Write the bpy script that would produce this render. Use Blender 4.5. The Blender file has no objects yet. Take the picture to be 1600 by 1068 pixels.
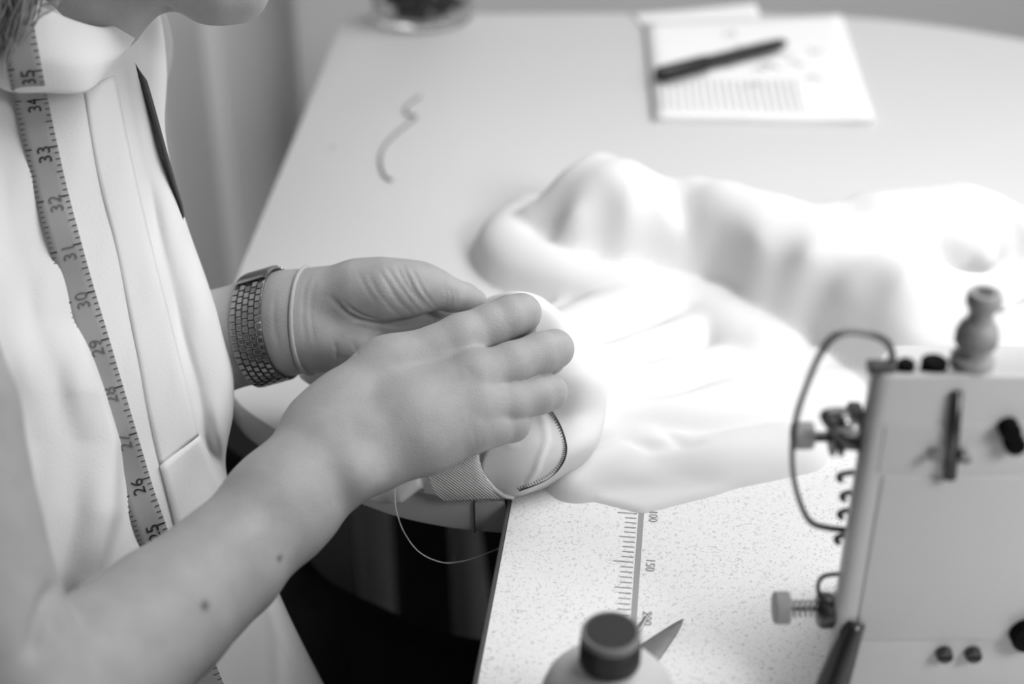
import bpy, bmesh, math, random
import numpy as np
from mathutils import Vector, Matrix
from mathutils.bvhtree import BVHTree
random.seed(4); np.random.seed(4)
sc = bpy.context.scene
COL = sc.collection

# ------------------------------------------------------------------ camera
CAMZ = 1.23; PITCH = math.radians(31.6); FPX = 50.0/36.0*1600.0
cp, sp = math.cos(PITCH), math.sin(PITCH)
cam = bpy.data.cameras.new('camera'); camo = bpy.data.objects.new('camera', cam); COL.objects.link(camo)
camo.location = (0, 0, CAMZ); camo.rotation_euler = (math.pi/2-PITCH, 0, 0)
cam.lens = 50.0; cam.sensor_width = 36.0; cam.clip_start = .02; cam.clip_end = 60
cam.dof.use_dof = True; cam.dof.focus_distance = .738; cam.dof.aperture_fstop = 3.6
sc.camera = camo

# ------------------------------------------------------------------ light
w = bpy.data.worlds.new('world'); sc.world = w; w.use_nodes = True
w.node_tree.nodes['Background'].inputs[0].default_value = (1, 1, 1, 1)
w.node_tree.nodes['Background'].inputs[1].default_value = .19
def area(name, loc, target, size, size_y, power):
    l = bpy.data.lights.new(name, 'AREA'); l.shape = 'RECTANGLE'; l.size = size; l.size_y = size_y; l.energy = power
    o = bpy.data.objects.new(name, l); COL.objects.link(o); o.location = loc
    o.rotation_euler = (Vector(target)-Vector(loc)).to_track_quat('-Z', 'Y').to_euler()
    return o
area('added_window_light', (2.12, .90, 1.80), (0, .75, .80), 1.6, 1.4, 4)  # unseen window light, added to set the light direction
area('added_overhead_light', (.85, 1.05, 2.30), (.05, .72, .8), 1.1, 1.1, 22)  # soft overhead light added for its direction; it has no fixture
sc.view_settings.view_transform = 'Standard'; sc.view_settings.look = 'None'
sc.view_settings.exposure = 0.24; sc.view_settings.gamma = 1.0; sc.view_settings.use_curve_mapping = False

# ------------------------------------------------------------------ helpers
def P(u, v, d):
    a = (u-800.0)/FPX; b = (534.0-v)/FPX
    return np.array([a*d, d*(cp+b*sp), CAMZ+d*(-sp+b*cp)])
def PZ(u, v, z):
    b = (534.0-v)/FPX
    return P(u, v, (z-CAMZ)/(-sp+b*cp))
def PY(u, v, y):
    b = (534.0-v)/FPX
    return P(u, v, y/(cp+b*sp))
def proj(p):
    p = np.asarray(p, float); y = p[..., 1]; z = p[..., 2]-CAMZ
    d = y*cp - z*sp; up = y*sp + z*cp
    return 800+FPX*p[..., 0]/d, 534-FPX*up/d, d
CAM = np.array([0, 0, CAMZ])

def mat(name, g, rough=.5, metal=0., spec=.5, noise=None, bump=None, wave=None, sub=0., coat=0., trans=0., ior=1.45):
    """grey material; noise=(scale, amount), bump=(scale, strength)"""
    m = bpy.data.materials.new(name); m.use_nodes = True
    nt = m.node_tree; b = nt.nodes['Principled BSDF']
    b.inputs['Base Color'].default_value = (g, g, g, 1); b.inputs['Roughness'].default_value = rough
    b.inputs['Metallic'].default_value = metal; b.inputs['Specular IOR Level'].default_value = spec
    b.inputs['IOR'].default_value = ior
    if sub:
        b.inputs['Subsurface Weight'].default_value = sub; b.inputs['Subsurface Radius'].default_value = (.006, .006, .006)
        b.inputs['Subsurface Scale'].default_value = 1.0
    if coat: b.inputs['Coat Weight'].default_value = coat; b.inputs['Coat Roughness'].default_value = .12
    if trans: b.inputs['Transmission Weight'].default_value = trans
    tc = nt.nodes.new('ShaderNodeTexCoord')
    if noise:
        n = nt.nodes.new('ShaderNodeTexNoise'); n.inputs['Scale'].default_value = noise[0]; n.inputs['Detail'].default_value = 4
        nt.links.new(tc.outputs['Object'], n.inputs['Vector'])
        mr = nt.nodes.new('ShaderNodeMapRange'); mr.inputs[1].default_value = .3; mr.inputs[2].default_value = .7
        mr.inputs[3].default_value = g*(1-noise[1]); mr.inputs[4].default_value = min(1, g*(1+noise[1]))
        nt.links.new(n.outputs['Fac'], mr.inputs[0]); nt.links.new(mr.outputs[0], b.inputs['Base Color'])
    if bump:
        n = nt.nodes.new('ShaderNodeTexNoise'); n.inputs['Scale'].default_value = bump[0]; n.inputs['Detail'].default_value = 3
        nt.links.new(tc.outputs['Object'], n.inputs['Vector'])
        bp = nt.nodes.new('ShaderNodeBump'); bp.inputs['Strength'].default_value = bump[1]; bp.inputs['Distance'].default_value = .001
        nt.links.new(n.outputs['Fac'], bp.inputs['Height']); nt.links.new(bp.outputs[0], b.inputs['Normal'])
    if wave:
        n = nt.nodes.new('ShaderNodeTexWave'); n.inputs['Scale'].default_value = wave[0]; n.bands_direction = wave[2]
        n.inputs['Distortion'].default_value = .6
        nt.links.new(tc.outputs['Object'], n.inputs['Vector'])
        bp = nt.nodes.new('ShaderNodeBump'); bp.inputs['Strength'].default_value = wave[1]; bp.inputs['Distance'].default_value = .0006
        nt.links.new(n.outputs['Fac'], bp.inputs['Height']); nt.links.new(bp.outputs[0], b.inputs['Normal'])
    return m
M = {}
M['cloth'] = mat('white_cloth', .83, .85, spec=.2, bump=(1600, .06))
M['blouse'] = mat('blouse_cloth', .78, .62, spec=.3, bump=(700, .15))
def thin_cloth(m, g, f):
    """woven cloth lets part of the light through"""
    nt = m.node_tree; b = nt.nodes['Principled BSDF']; o = nt.nodes['Material Output']
    t = nt.nodes.new('ShaderNodeBsdfTranslucent'); t.inputs['Color'].default_value = (g, g, g, 1)
    x = nt.nodes.new('ShaderNodeMixShader'); x.inputs[0].default_value = f
    nt.links.new(b.outputs[0], x.inputs[1]); nt.links.new(t.outputs[0], x.inputs[2]); nt.links.new(x.outputs[0], o.inputs['Surface'])
thin_cloth(M['cloth'], .95, .10)
M['rib'] = mat('ribbed_facing', .80, .9, spec=.1, wave=(330, .8, 'DIAGONAL'))
M['table'] = mat('table_laminate', .62, .5, spec=.2, noise=(3, .02))
M['edge'] = mat('table_edge_band', .60, .5)
M['wall'] = mat('wall_paint', .9, .9, spec=.1, noise=(2, .03))
M['blocker'] = mat('blocker_dark', .06, .9, spec=.1)  # near-black surface of the added light-blocking walls
M['floor'] = mat('dark_carpet', .035, .95, spec=.1, bump=(300, .6))
M['dark'] = mat('black_plastic', .012, .35)
M['darkgrey'] = mat('dark_grey_plastic', .06, .45)
M['black'] = mat('black_recess', .004, .7, spec=.1)
M['jeans'] = mat('dark_denim', .022, .9, spec=.1, bump=(900, .8), noise=(40, .2))
M['paint'] = mat('machine_enamel', .62, .28, spec=.5, coat=.3, noise=(9, .02))
M['steel'] = mat('steel', .30, .22, metal=1.0)
M['satin'] = mat('satin_steel', .42, .38, metal=1.0)
M['blade'] = mat('blade_steel', .16, .4, metal=.2, noise=(60, .25))
M['strip'] = mat('dark_edge_strip', .07, .5)
M['gun'] = mat('dark_metal', .10, .35, metal=.9)
M['knob'] = mat('grey_knob', .32, .5)
M['paper'] = mat('paper', .84, .9, spec=.1)
M['print'] = mat('grey_print', .38, .9, spec=.1)
M['tape'] = mat('tape_vinyl', .33, .45, noise=(40, .06))
M['ink'] = mat('tape_ink', .012, .5)
M['sheen'] = mat('sheen_tape_ink', .13, .5)  # paler ink carries the reflected light on the middle numbers
M['hair'] = mat('hair_strands', .36, .4, noise=(30, .3))
M['thread'] = mat('grey_thread', .2, .8)
M['wthread'] = mat('white_thread', .75, .6)
M['stitch'] = mat('black_stitching', .012, .8)
M['bottle'] = mat('translucent_bottle', .62, .35, sub=.3)
M['cap'] = mat('bottle_cap', .028, .35)
M['capring'] = mat('bottle_cap_rim', .22, .4)
M['glass'] = mat('clear_glass', .95, .03, trans=1.0, ior=1.3)
M['bangle'] = mat('hair_elastic', .42, .55)
M['leg'] = mat('grey_tube_leg', .85, .4)

def tag(o, label=None, cat=None, group=None, kind=None):
    if label: o['label'] = label
    if cat: o['category'] = cat
    if group: o['group'] = group
    if kind: o['kind'] = kind
    return o
def empty(name, loc):
    o = bpy.data.objects.new(name, None); COL.objects.link(o); o.location = Vector(loc); o.empty_display_size = .02
    return o
def mesh(name, verts, faces, m, parent=None, smooth=True):
    me = bpy.data.meshes.new(name); me.from_pydata([tuple(map(float, p)) for p in verts], [], [tuple(map(int, f)) for f in faces]); me.update()
    return link(name, me, m, parent, smooth)
def link(name, me, m, parent=None, smooth=True):
    if m is not None and not me.materials: me.materials.append(m)
    if smooth: me.polygons.foreach_set('use_smooth', [True]*len(me.polygons))
    o = bpy.data.objects.new(name, me); COL.objects.link(o)
    if parent is not None:
        o.parent = parent
        bpy.context.view_layer.update()
        o.matrix_parent_inverse = parent.matrix_world.inverted()
    return o
def bmobj(name, bm, m, parent=None, smooth=False):
    me = bpy.data.meshes.new(name); bmesh.ops.recalc_face_normals(bm, faces=bm.faces); bm.to_mesh(me); bm.free()
    return link(name, me, m, parent, smooth)
def autosmooth(o, ang=40):
    me = o.data; me.polygons.foreach_set('use_smooth', [True]*len(me.polygons))
    me.set_sharp_from_angle(angle=math.radians(ang))
    return o
def cr(pts, n, closed=False):
    """Catmull-Rom along axis 0 of an array of points"""
    p = np.asarray(pts, float)
    k = len(p)
    if closed: q = np.concatenate([p[-1:], p, p[:2]]); segs = k
    else: q = np.concatenate([2*p[:1]-p[1:2], p, 2*p[-1:]-p[-2:-1]]); segs = k-1
    t = np.linspace(0, segs, n, endpoint=not closed)
    i = np.minimum(t.astype(int), segs-1); f = (t-i).reshape((-1,)+(1,)*(p.ndim-1))
    p0, p1, p2, p3 = q[i], q[i+1], q[i+2], q[i+3]
    return .5*((2*p1)+(-p0+p2)*f+(2*p0-5*p1+4*p2-p3)*f*f+(-p0+3*p1-3*p2+p3)*f**3)
def gridfaces(nr, nc, closed_c=False, flip=False):
    f = []
    for r in range(nr-1):
        for c in range(nc if closed_c else nc-1):
            c2 = (c+1) % nc
            q = (r*nc+c, r*nc+c2, (r+1)*nc+c2, (r+1)*nc+c)
            f.append(q[::-1] if flip else q)
    return f
def surf(name, grid, m, parent, nr, nc, thick=.0012, closed_c=False, post=None):
    g = np.asarray(grid, float)                      # rows x cols x 3
    g = cr(g, nr); g = np.swapaxes(cr(np.swapaxes(g, 0, 1), nc, closed_c), 0, 1)
    if post is not None: g = post(g)
    o = mesh(name, g.reshape(-1, 3), gridfaces(g.shape[0], g.shape[1], closed_c), m, parent)
    if thick:
        s = o.modifiers.new('thickness', 'SOLIDIFY'); s.thickness = thick; s.offset = 0
    return o, g
def tube(name, pts, r, m, parent=None, n=8, res=None, closed=False):
    """round tube through points; r scalar or list per input point"""
    p = np.asarray(pts, float); rr = np.full(len(p), r) if np.isscalar(r) else np.asarray(r, float)
    if res:
        rr = cr(rr[:, None], res, closed)[:, 0]; p = cr(p, res, closed)
    v, f = tubegeo(p, rr, n, closed)
    return mesh(name, v, f, m, parent)
def tubegeo(p, rr, n=8, closed=False, base=0):
    k = len(p)
    if closed: T = np.roll(p, -1, 0)-np.roll(p, 1, 0)
    else: T = np.gradient(p, axis=0)
    T /= np.linalg.norm(T, axis=1)[:, None]+1e-12
    N = np.cross(T[0], [0, 0, 1]);
    if np.linalg.norm(N) < 1e-3: N = np.cross(T[0], [0, 1, 0])
    N /= np.linalg.norm(N)
    V = []
    for i in range(k):
        N = N-T[i]*np.dot(N, T[i]); N /= np.linalg.norm(N); B = np.cross(T[i], N)
        for j in range(n):
            a = 2*math.pi*j/n; V.append(p[i]+rr[i]*(math.cos(a)*N+math.sin(a)*B))
    F = []
    for i in range(k if closed else k-1):
        i2 = (i+1) % k
        for j in range(n):
            j2 = (j+1) % n; F.append((base+i*n+j, base+i*n+j2, base+i2*n+j2, base+i2*n+j))
    if not closed:
        F.append(tuple(base+j for j in range(n))[::-1]); F.append(tuple(base+(k-1)*n+j for j in range(n)))
    return V, F
def frame_from_z(z):
    z = Vector(z).normalized(); x = Vector((0, 0, 1)).cross(z)
    if x.length < 1e-4: x = Vector((1, 0, 0))
    x.normalize(); y = z.cross(x)
    return Matrix((x, y, z)).transposed()
def lathe(name, prof, m, parent=None, loc=(0, 0, 0), axis=(0, 0, 1), n=32, ang=35):
    R = frame_from_z(axis); V = []; F = []
    for (r, h) in prof:
        for j in range(n):
            a = 2*math.pi*j/n; V.append(np.array(R @ Vector((r*math.cos(a), r*math.sin(a), h)))+np.array(loc))
    k = len(prof)
    F = gridfaces(k, n, True)
    F.append(tuple(range(n))[::-1]); F.append(tuple((k-1)*n+j for j in range(n)))
    o = mesh(name, V, F, m, parent); return autosmooth(o, ang)
def box(name, lo, hi, m, parent=None, bev=.0, rot=None):
    bm = bmesh.new(); bmesh.ops.create_cube(bm, size=1)
    lo = np.array(lo, float); hi = np.array(hi, float)
    for v in bm.verts: v.co = Vector((lo+hi)/2+np.array(v.co)*(hi-lo))
    if bev: bmesh.ops.bevel(bm, geom=bm.edges[:], offset=bev, segments=3, affect='EDGES', profile=.5)
    if rot is not None: bmesh.ops.transform(bm, matrix=rot, verts=bm.verts)
    o = bmobj(name, bm, m, parent)
    return autosmooth(o, 35) if bev else o
def prism(name, outline, z0, z1, m, parent=None, bev=0.0):
    bm = bmesh.new(); vs = [bm.verts.new((float(p[0]), float(p[1]), z0)) for p in outline]
    f = bm.faces.new(vs); r = bmesh.ops.extrude_face_region(bm, geom=[f])
    for e in r['geom']:
        if isinstance(e, bmesh.types.BMVert): e.co.z = z1
    bmesh.ops.recalc_face_normals(bm, faces=bm.faces)
    if bev:
        ed = [e for e in bm.edges if abs(e.verts[0].co.z-e.verts[1].co.z) < 1e-6]
        bmesh.ops.bevel(bm, geom=ed, offset=bev, segments=2, affect='EDGES', profile=.5)
    o = bmobj(name, bm, m, parent); return autosmooth(o, 30)
def textmesh(s, size):
    c = bpy.data.curves.new('t', 'FONT'); c.body = s; c.size = size; c.align_x = 'CENTER'; c.align_y = 'CENTER'; c.resolution_u = 3
    o = bpy.data.objects.new('t', c); COL.objects.link(o); bpy.context.view_layer.update()
    me = bpy.data.meshes.new_from_object(o.evaluated_get(bpy.context.evaluated_depsgraph_get()))
    bpy.data.objects.remove(o); bpy.data.curves.remove(c)
    V = np.array([v.co[:] for v in me.vertices]); F = [tuple(p.vertices) for p in me.polygons]; bpy.data.meshes.remove(me)
    return V, F
# ------------------------------------------------------------------ room
TZ = .75
def struct(o): o['kind'] = 'structure'; return o
struct(box('floor', (-1.0, -1.6, -.05), (2.35, 2.35, 0), M['floor']))
def wall_profile():
    y = 2.10
    prof = [(-.9, y), (-.66, y), (-.60, y-.05), (-.565, y-.05), (-.55, y-.005), (-.475, y), (-.462, y+.05), (-.36, y+.05), (-.33, y), (2.35, y)]
    V = []; F = []
    for (x, yy) in prof: V += [(x, yy, 0), (x, yy, 2.6)]
    n = len(prof); V += [(2.35, 2.35, 0), (2.35, 2.35, 2.6), (-.9, 2.35, 0), (-.9, 2.35, 2.6)]
    for i in range(n+1): F.append((2*i, 2*i+2, 2*i+3, 2*i+1))
    F.append((2*n+2, 0, 1, 2*n+3))
    return V, F
v_, f_ = wall_profile(); struct(mesh('wall_back', v_, f_, M['wall'], None, False))
# right wall; unseen window opening added for the light direction
def wall_right():
    x0, x1 = 2.2, 2.35; y0, y1, z0, z1 = .05, 1.75, 1.05, 2.45
    bm = bmesh.new()
    def bx(a, b):
        r = bmesh.ops.create_cube(bm, size=1)
        for v in r['verts']: v.co = Vector([(a[i]+b[i])/2+v.co[i]*(b[i]-a[i]) for i in range(3)])
    bx((x0, -1.6, 0), (x1, y0, 2.6)); bx((x0, y1, 0), (x1, 2.1, 2.6)); bx((x0, y0, 0), (x1, y1, z0)); bx((x0, y0, z1), (x1, y1, 2.6))
    struct(bmobj('wall_right', bm, M['wall']))
    w1 = empty('added_window', (2.25, .62, 1.05)); struct(w1)
    for nm, a, b in (('window_sill', (2.16, .05, 1.05), (2.3, 1.75, 1.075)), ('window_head', (2.2, .05, 2.42), (2.3, 1.75, 2.45)),
                     ('window_jamb', (2.2, .05, 1.075), (2.3, .08, 2.42)), ('window_jamb', (2.2, 1.72, 1.075), (2.3, 1.75, 2.42)), ('window_mullion', (2.22, .88, 1.075), (2.28, .92, 2.42))):
        box(nm, a, b, M['paper'], w1)
wall_right()
struct(box('light_blocker_left', (-.9, -.8, 0), (-.8, 2.1, 2.6), M['blocker']))  # unseen dark wall added to block ambient light from the left
struct(box('light_blocker_front', (-.8, -.8, 0), (.1, -.7, 2.6), M['blocker']))  # unseen dark wall added behind the camera to darken the arm

# ------------------------------------------------------------------ large worktable
A = PZ(801, 772, TZ+.002)[:2]; B = PZ(745, 1068, TZ+.002)[:2]; e1 = (B-A)/np.linalg.norm(B-A); n1 = np.array([-e1[1], e1[0]])
if n1[0] < 0: n1 = -n1
FE0 = PZ(1350, 668, TZ+.002)[:2]-A; FE0 /= np.linalg.norm(FE0)
def spl(pts, n, closed=False): return cr(np.array(pts, float), n, closed)
tb = [PZ(u, v, TZ)[:2] for u, v in [(535, 31), (450, 237), (368, 436), (342, 520), (346, 580), (372, 628), (420, 664), (500, 712), (600, 754), (700, 776), (790, 785)]]
left = spl(tb[:1]+tb[1:], 60)
fe = [tuple(left[-1]+np.array(q)) for q in [(.20, .0), (.55, .05)]]
back = [PZ(u, v, TZ)[:2] for u, v in [(1750, 90), (1600, 62), (1450, 38), (1300, 25), (1000, 20), (700, 22), (560, 24)]]
outline = [tuple(p) for p in left]+[tuple(A-e1*.003-n1*.006), tuple(A+FE0*.95+np.array([0, .004])), (1.05, 1.1)]+[tuple(p) for p in spl(back, 24)]
wt = empty('worktable', (.3, 1.1, 0)); tag(wt, 'large pale laminate worktable with rounded front edge behind the hands', 'table')
prism('tabletop', outline, TZ-.022, TZ, M['table'], wt, .0015)
seam = PZ(741, 782, TZ)
box('edge_joint', (seam[0]-.0004, seam[1]-.0012, TZ-.0215), (seam[0]+.0004, seam[1]+.003, TZ-.0005), M['darkgrey'], wt)
def leg(p0, p1, r, nm='leg'): return tube(nm, [p0, p1], r, M['leg'], wt, 16)
leg((-.128, 1.03, 0), (-.128, 1.03, TZ-.02), .017)
leg((-.02, 1.0, 0.03), (-.052, .90, TZ-.02), [.03, .004], 'brace')
leg((.85, 1.25, 0), (.85, 1.25, TZ-.02), .017); leg((.75, .78, 0), (.75, .78, TZ-.02), .017); leg((-.05, 1.42, 0), (-.05, 1.42, TZ-.02), .017)
box('modesty_panel', (-.112, 1.05, .12), (.70, 1.07, TZ-.03), M['darkgrey'], wt)

# ------------------------------------------------------------------ sewing machine table (speckled laminate with a printed ruler)
def speckle():
    m = bpy.data.materials.new('speckled_laminate'); m.use_nodes = True; nt = m.node_tree; b = nt.nodes['Principled BSDF']
    tc = nt.nodes.new('ShaderNodeTexCoord')
    n1 = nt.nodes.new('ShaderNodeTexNoise'); n1.inputs['Scale'].default_value = 620; n1.inputs['Detail'].default_value = 2; n1.inputs['Distortion'].default_value = 1.2
    rp = nt.nodes.new('ShaderNodeValToRGB'); e = rp.color_ramp.elements
    e[0].position = .34; e[0].color = (.66, .66, .66, 1); e[1].position = .44; e[1].color = (.97, .97, .97, 1)
    nt.links.new(tc.outputs['Object'], n1.inputs['Vector']); nt.links.new(n1.outputs['Fac'], rp.inputs[0]); nt.links.new(rp.outputs[0], b.inputs['Base Color'])
    b.inputs['Roughness'].default_value = .4
    return m
M['speck'] = speckle()
FE = PZ(1350, 668, TZ+.002)[:2]-A; FE /= np.linalg.norm(FE)
mt = empty('sewing_table', (.3, .3, 0)); tag(mt, 'white speckled sewing machine table with a printed ruler line', 'table')
corner = A; ML = .62
ol = [corner, corner+FE*.9, corner+n1*.9+e1*ML, corner+e1*ML]
prism('tabletop', ol, TZ-.03, TZ+.002, M['speck'], mt, .0012)
# dark edge strip along the operator side
sv = [corner-n1*.0022+e1*-.0005, corner, corner+e1*ML, corner+e1*ML-n1*.0022]
prism('edge_strip', sv, TZ-.030, TZ+.0014, M['strip'], mt, .0005)
for (s, t) in ((.06, .10), (.06, .80), (.56, .06), (.56, .80)):
    q = corner+e1*s+n1*t; box('leg', (q[0]-.02, q[1]-.02, 0), (q[0]+.02, q[1]+.02, TZ-.03), M['darkgrey'], mt)
# ruler : grey stripe, ticks, figures (flat print, a hair above the laminate)
r0 = PZ(1003, 790, TZ+.002)[:2]; r1 = PZ(990, 972, TZ+.002)[:2]; rd = (r1-r0)/np.linalg.norm(r1-r0); rn = np.array([-rd[1], rd[0]])
if rn[0] < 0: rn = -rn
ZR = TZ+.0023
def flat(name, quads, m, parent, z):
    V = []; F = []
    for q in quads:
        k = len(V); V += [(p[0], p[1], z) for p in q]; F.append(tuple(range(k, k+len(q))))
    return mesh(name, V, F, m, parent, False)
RL = .40; r0 = r0-rd*.02
flat('ruler_stripe', [[r0-rn*.0014, r0+rn*.0014, r0+rd*RL+rn*.0014, r0+rd*RL-rn*.0014]], M['print'], mt, ZR)
t883 = float(np.dot(PZ(1000, 879, TZ+.002)[:2]-r0, rd)); t960 = float(np.dot(PZ(993, 962, TZ+.002)[:2]-r0, rd)); step = (t960-t883)/10
qs = []
k0 = -int(t883/step)
for k in range(k0, k0+int(RL/step)):
    s = t883+k*step; L = .0105 if k % 10 == 0 else (.0085 if k % 5 == 0 else .0062); c = r0+rd*s-rn*.0022; h = .00028
    qs.append([c-rd*h, c+rd*h, c+rd*h-rn*L, c-rd*h-rn*L])
flat('ruler_tick_marks', qs, M['print'], mt, ZR)
for k, s in ((-10, '100'), (0, '150'), (10, '200'), (20, '250')):
    V, F = textmesh(s, .0068)
    c = r0+rd*(t883+k*step+.001)+rn*.0062
    mesh('ruler_figure', [tuple(c+rd*p[0]+rn*p[1])+(ZR,) for p in V], F, M['print'], mt, False)
# ------------------------------------------------------------------ the person's body: one continuous surface grown from a distance field
class Cone:
    def __init__(s, a, b, ra, rb, k=.008):
        s.a = np.asarray(a, np.float32); s.ba = np.asarray(b, np.float32)-s.a; s.ra = ra; s.rb = rb; s.k = k
        s.l2 = float(np.dot(s.ba, s.ba))+1e-12
    def __call__(s, p):
        q = p-s.a; t = np.clip(q@s.ba/s.l2, 0, 1); q = q-t[:, None]*s.ba
        return np.sqrt(np.einsum('ij,ij->i', q, q))-(s.ra+(s.rb-s.ra)*t)
def smin(a, b, k):
    h = np.clip(.5+.5*(b-a)/k, 0, 1)
    return b+(a-b)*h-k*h*(1-h)
def chain(pts, k=.008):
    """pts: (u, v, depth, radius in mm)"""
    return [Cone(P(*p[:3]), P(*q[:3]), p[3]/1000., q[3]/1000., k) for p, q in zip(pts[:-1], pts[1:])]
class Limb:
    def __init__(s, base, fingers, kf=.006): s.base = base; s.fingers = fingers; s.kf = kf
    def __call__(s, p, c=None, R=0):
        far = np.full(len(p), 1.0, np.float32)
        def acc(prims, kk=None):
            d = far
            for q in prims:
                if c is not None and q(c)[0]-R > .035: continue
                d = smin(d, q(p), kk or q.k)
            return d
        B = acc(s.base); r = B
        for f in s.fingers:
            F = acc(f, .0025)
            if F is not far: r = np.minimum(r, smin(B, F, s.kf))
        return r
# right arm (nearest the lens)
rb = chain([(-270, 330, .615, 50), (-215, 480, .590, 46), (-140, 660, .568, 42), (-95, 850, .560, 39.5), (-45, 1010, .556, 38), (38, 1140, .556, 37)], .003)
rb += chain([(38, 1140, .556, 37), (150, 1052, .595, 34.5), (255, 962, .628, 31), (352, 880, .655, 27.5), (440, 788, .680, 24.5)], .003)
def tilt(p):
    """the back of the hand faces upwards: thumb side lies further from the lens than the little-finger side"""
    u, v, d, r = p; wgt = min(1, max(0, (u-430)/130.)); vref = 700-(u-525)*.47
    return (u, v, d+1.5e-4*(vref-v)*wgt, r)
def hchain(pts, k=.008): return chain([tilt(p) for p in pts], k)
rb += hchain([(440, 780, .680, 22), (505, 670, .700, 17), (545, 630, .703, 15.2), (605, 574, .710, 13.2), (722, 528, .722, 12)], .014)
rb += hchain([(440, 796, .680, 22), (540, 722, .700, 17), (590, 712, .708, 13.5), (668, 692, .716, 12.6), (738, 672, .722, 11)], .014)
rb += hchain([(520, 700, .700, 17), (640, 640, .708, 14), (742, 588, .717, 12)], .012)
rb += hchain([(530, 705, .702, 16), (650, 670, .710, 13), (749, 634, .719, 11.5)], .012)
rb += hchain([(552, 738, .690, 8), (556, 742, .690, 8)], .012)
rb += hchain([(555, 690, .712, 15), (650, 640, .730, 12), (720, 610, .735, 10)], .012)
rf = [hchain([(722, 528, .722, 12), (765, 508, .727, 11.1), (796, 494, .731, 10.8), (815, 489, .736, 10.0), (813, 510, .762, 8.4), (790, 527, .780, 7.2)]),
      hchain([(742, 588, .717, 12), (800, 568, .725, 11.1), (846, 551, .734, 10.7), (866, 545, .739, 9.9), (858, 560, .766, 8.4), (826, 560, .783, 7.2)]),
      hchain([(749, 634, .719, 11.5), (800, 629, .728, 9.9), (842, 618, .737, 9.3), (859, 613, .742, 8.9), (848, 618, .764, 7.9), (812, 612, .779, 7)]),
      hchain([(738, 672, .722, 11), (770, 667, .727, 9.6), (800, 662, .735, 9.0), (800, 668, .756, 7), (776, 655, .768, 6.2)]),
      hchain([(598, 650, .725, 14), (675, 590, .757, 11), (745, 556, .780, 9.6), (788, 540, .787, 7.2)])]
right = Limb(rb, rf, .0045)
# left arm
lb = chain([(140, 70, .840, 48), (80, 280, .850, 44), (40, 480, .860, 40), (10, 640, .868, 37)], .02)
lb += chain([(10, 640, .868, 37), (110, 605, .850, 34), (220, 568, .826, 30), (330, 535, .803, 25)], .02)
lb += chain([(330, 522, .800, 22.5), (400, 500, .793, 19.5), (455, 484, .790, 19), (505, 470, .787, 17)], .014)
lb += chain([(330, 548, .803, 22.5), (400, 531, .794, 19.5), (455, 520, .790, 19), (505, 530, .787, 16)], .014)
lb += chain([(505, 462, .786, 14.5), (560, 455, .782, 16.6), (600, 452, .780, 16.2), (640, 450, .781, 14), (664, 449, .783, 12.3)], .007)      # thenar
lb += chain([(505, 530, .787, 15), (560, 545, .785, 14.5), (640, 570, .792, 13.5), (690, 600, .802, 11)], .008)                 # hypothenar
lb += chain([(500, 500, .795, 15), (610, 520, .803, 12), (702, 532, .815, 11)], .008)
lb += chain([(500, 505, .795, 15), (610, 540, .803, 12), (706, 562, .814, 11)], .008)
lb += chain([(500, 510, .795, 15), (600, 555, .800, 12), (700, 590, .812, 11)], .008)
lb += chain([(540, 488, .797, 14), (640, 494, .803, 13), (712, 502, .815, 11)], .006)
lf = [chain([(660, 449, .783, 12.3), (686, 452, .785, 9.6), (705, 461, .787, 9.2), (728, 465, .790, 8.0), (746, 467, .792, 5.0)]),
      chain([(702, 532, .815, 11), (768, 517, .832, 9), (778, 500, .818, 7.6), (757, 487, .808, 6.6)]),
      chain([(706, 562, .814, 11), (778, 557, .834, 9), (792, 547, .822, 7.6), (768, 537, .814, 6.6)]),
      chain([(700, 590, .812, 10.5), (768, 597, .834, 8.6), (786, 592, .822, 7.2), (762, 582, .815, 6.4)]),
      chain([(690, 605, .806, 10), (742, 627, .828, 7.8), (762, 624, .820, 6.6), (742, 614, .812, 6)])]
left_ = Limb(lb, lf, .005)
# trunk, neck and head
tr = chain([(-270, 330, .620, 44), (-190, 300, .70, 30), (-30, 240, .77, 34), (120, 90, .850, 40)], .03)
tr += chain([(-60, 330, .77, 66), (-40, 600, .78, 66), (-20, 900, .80, 66)], .03)
tr += chain([(20, 300, .82, 55), (50, 600, .83, 60), (60, 900, .84, 66)], .03)
tr += chain([(20, 200, .790, 38), (66, 50, .745, 37), (112, -60, .738, 43), (150, -150, .74, 50)], .02)
tr += chain([(165, -270, .74, 80), (215, -235, .74, 76)], .02)
tr += chain([(215, -150, .745, 38), (300, -145, .742, 36), (352, -78, .74, 20)], .02)
tr += chain([(240, -60, .712, 18), (330, -18, .730, 15), (371, -14, .738, 13), (330, -18, .748, 15), (245, -60, .77, 18)], .012)
tr += chain([(350, -215, .738, 12), (428, -165, .738, 9.5), (408, -140, .738, 10)], .008)            # nose
tr += chain([(375, -85, .725, 7), (398, -88, .738, 8), (378, -85, .752, 7)], .006)                   # lips
tr += chain([(365, -62, .726, 7), (388, -62, .738, 8), (368, -62, .750, 7)], .006)
tr += chain([(305, -255, .712, 12), (352, -262, .738, 12), (312, -255, .765, 12)], .01)              # brow
tr += chain([(190, -190, .655, 8), (200, -150, .655, 7), (205, -120, .660, 6)], .006)                # ear
trunk = Limb(tr, [])
def body_sdf(p, c=None, R=0):
    T = trunk(p, c, R)
    return np.minimum(smin(right(p, c, R), T, .02), smin(left_(p, c, R), T, .02))
def axis(lo, hi, flo, fhi, fine, coarse):
    a = list(np.arange(lo, flo, coarse)); b = list(np.arange(flo, fhi, fine)); c = list(np.arange(fhi, hi, coarse))
    return np.array(a+b+c, np.float32)
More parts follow.
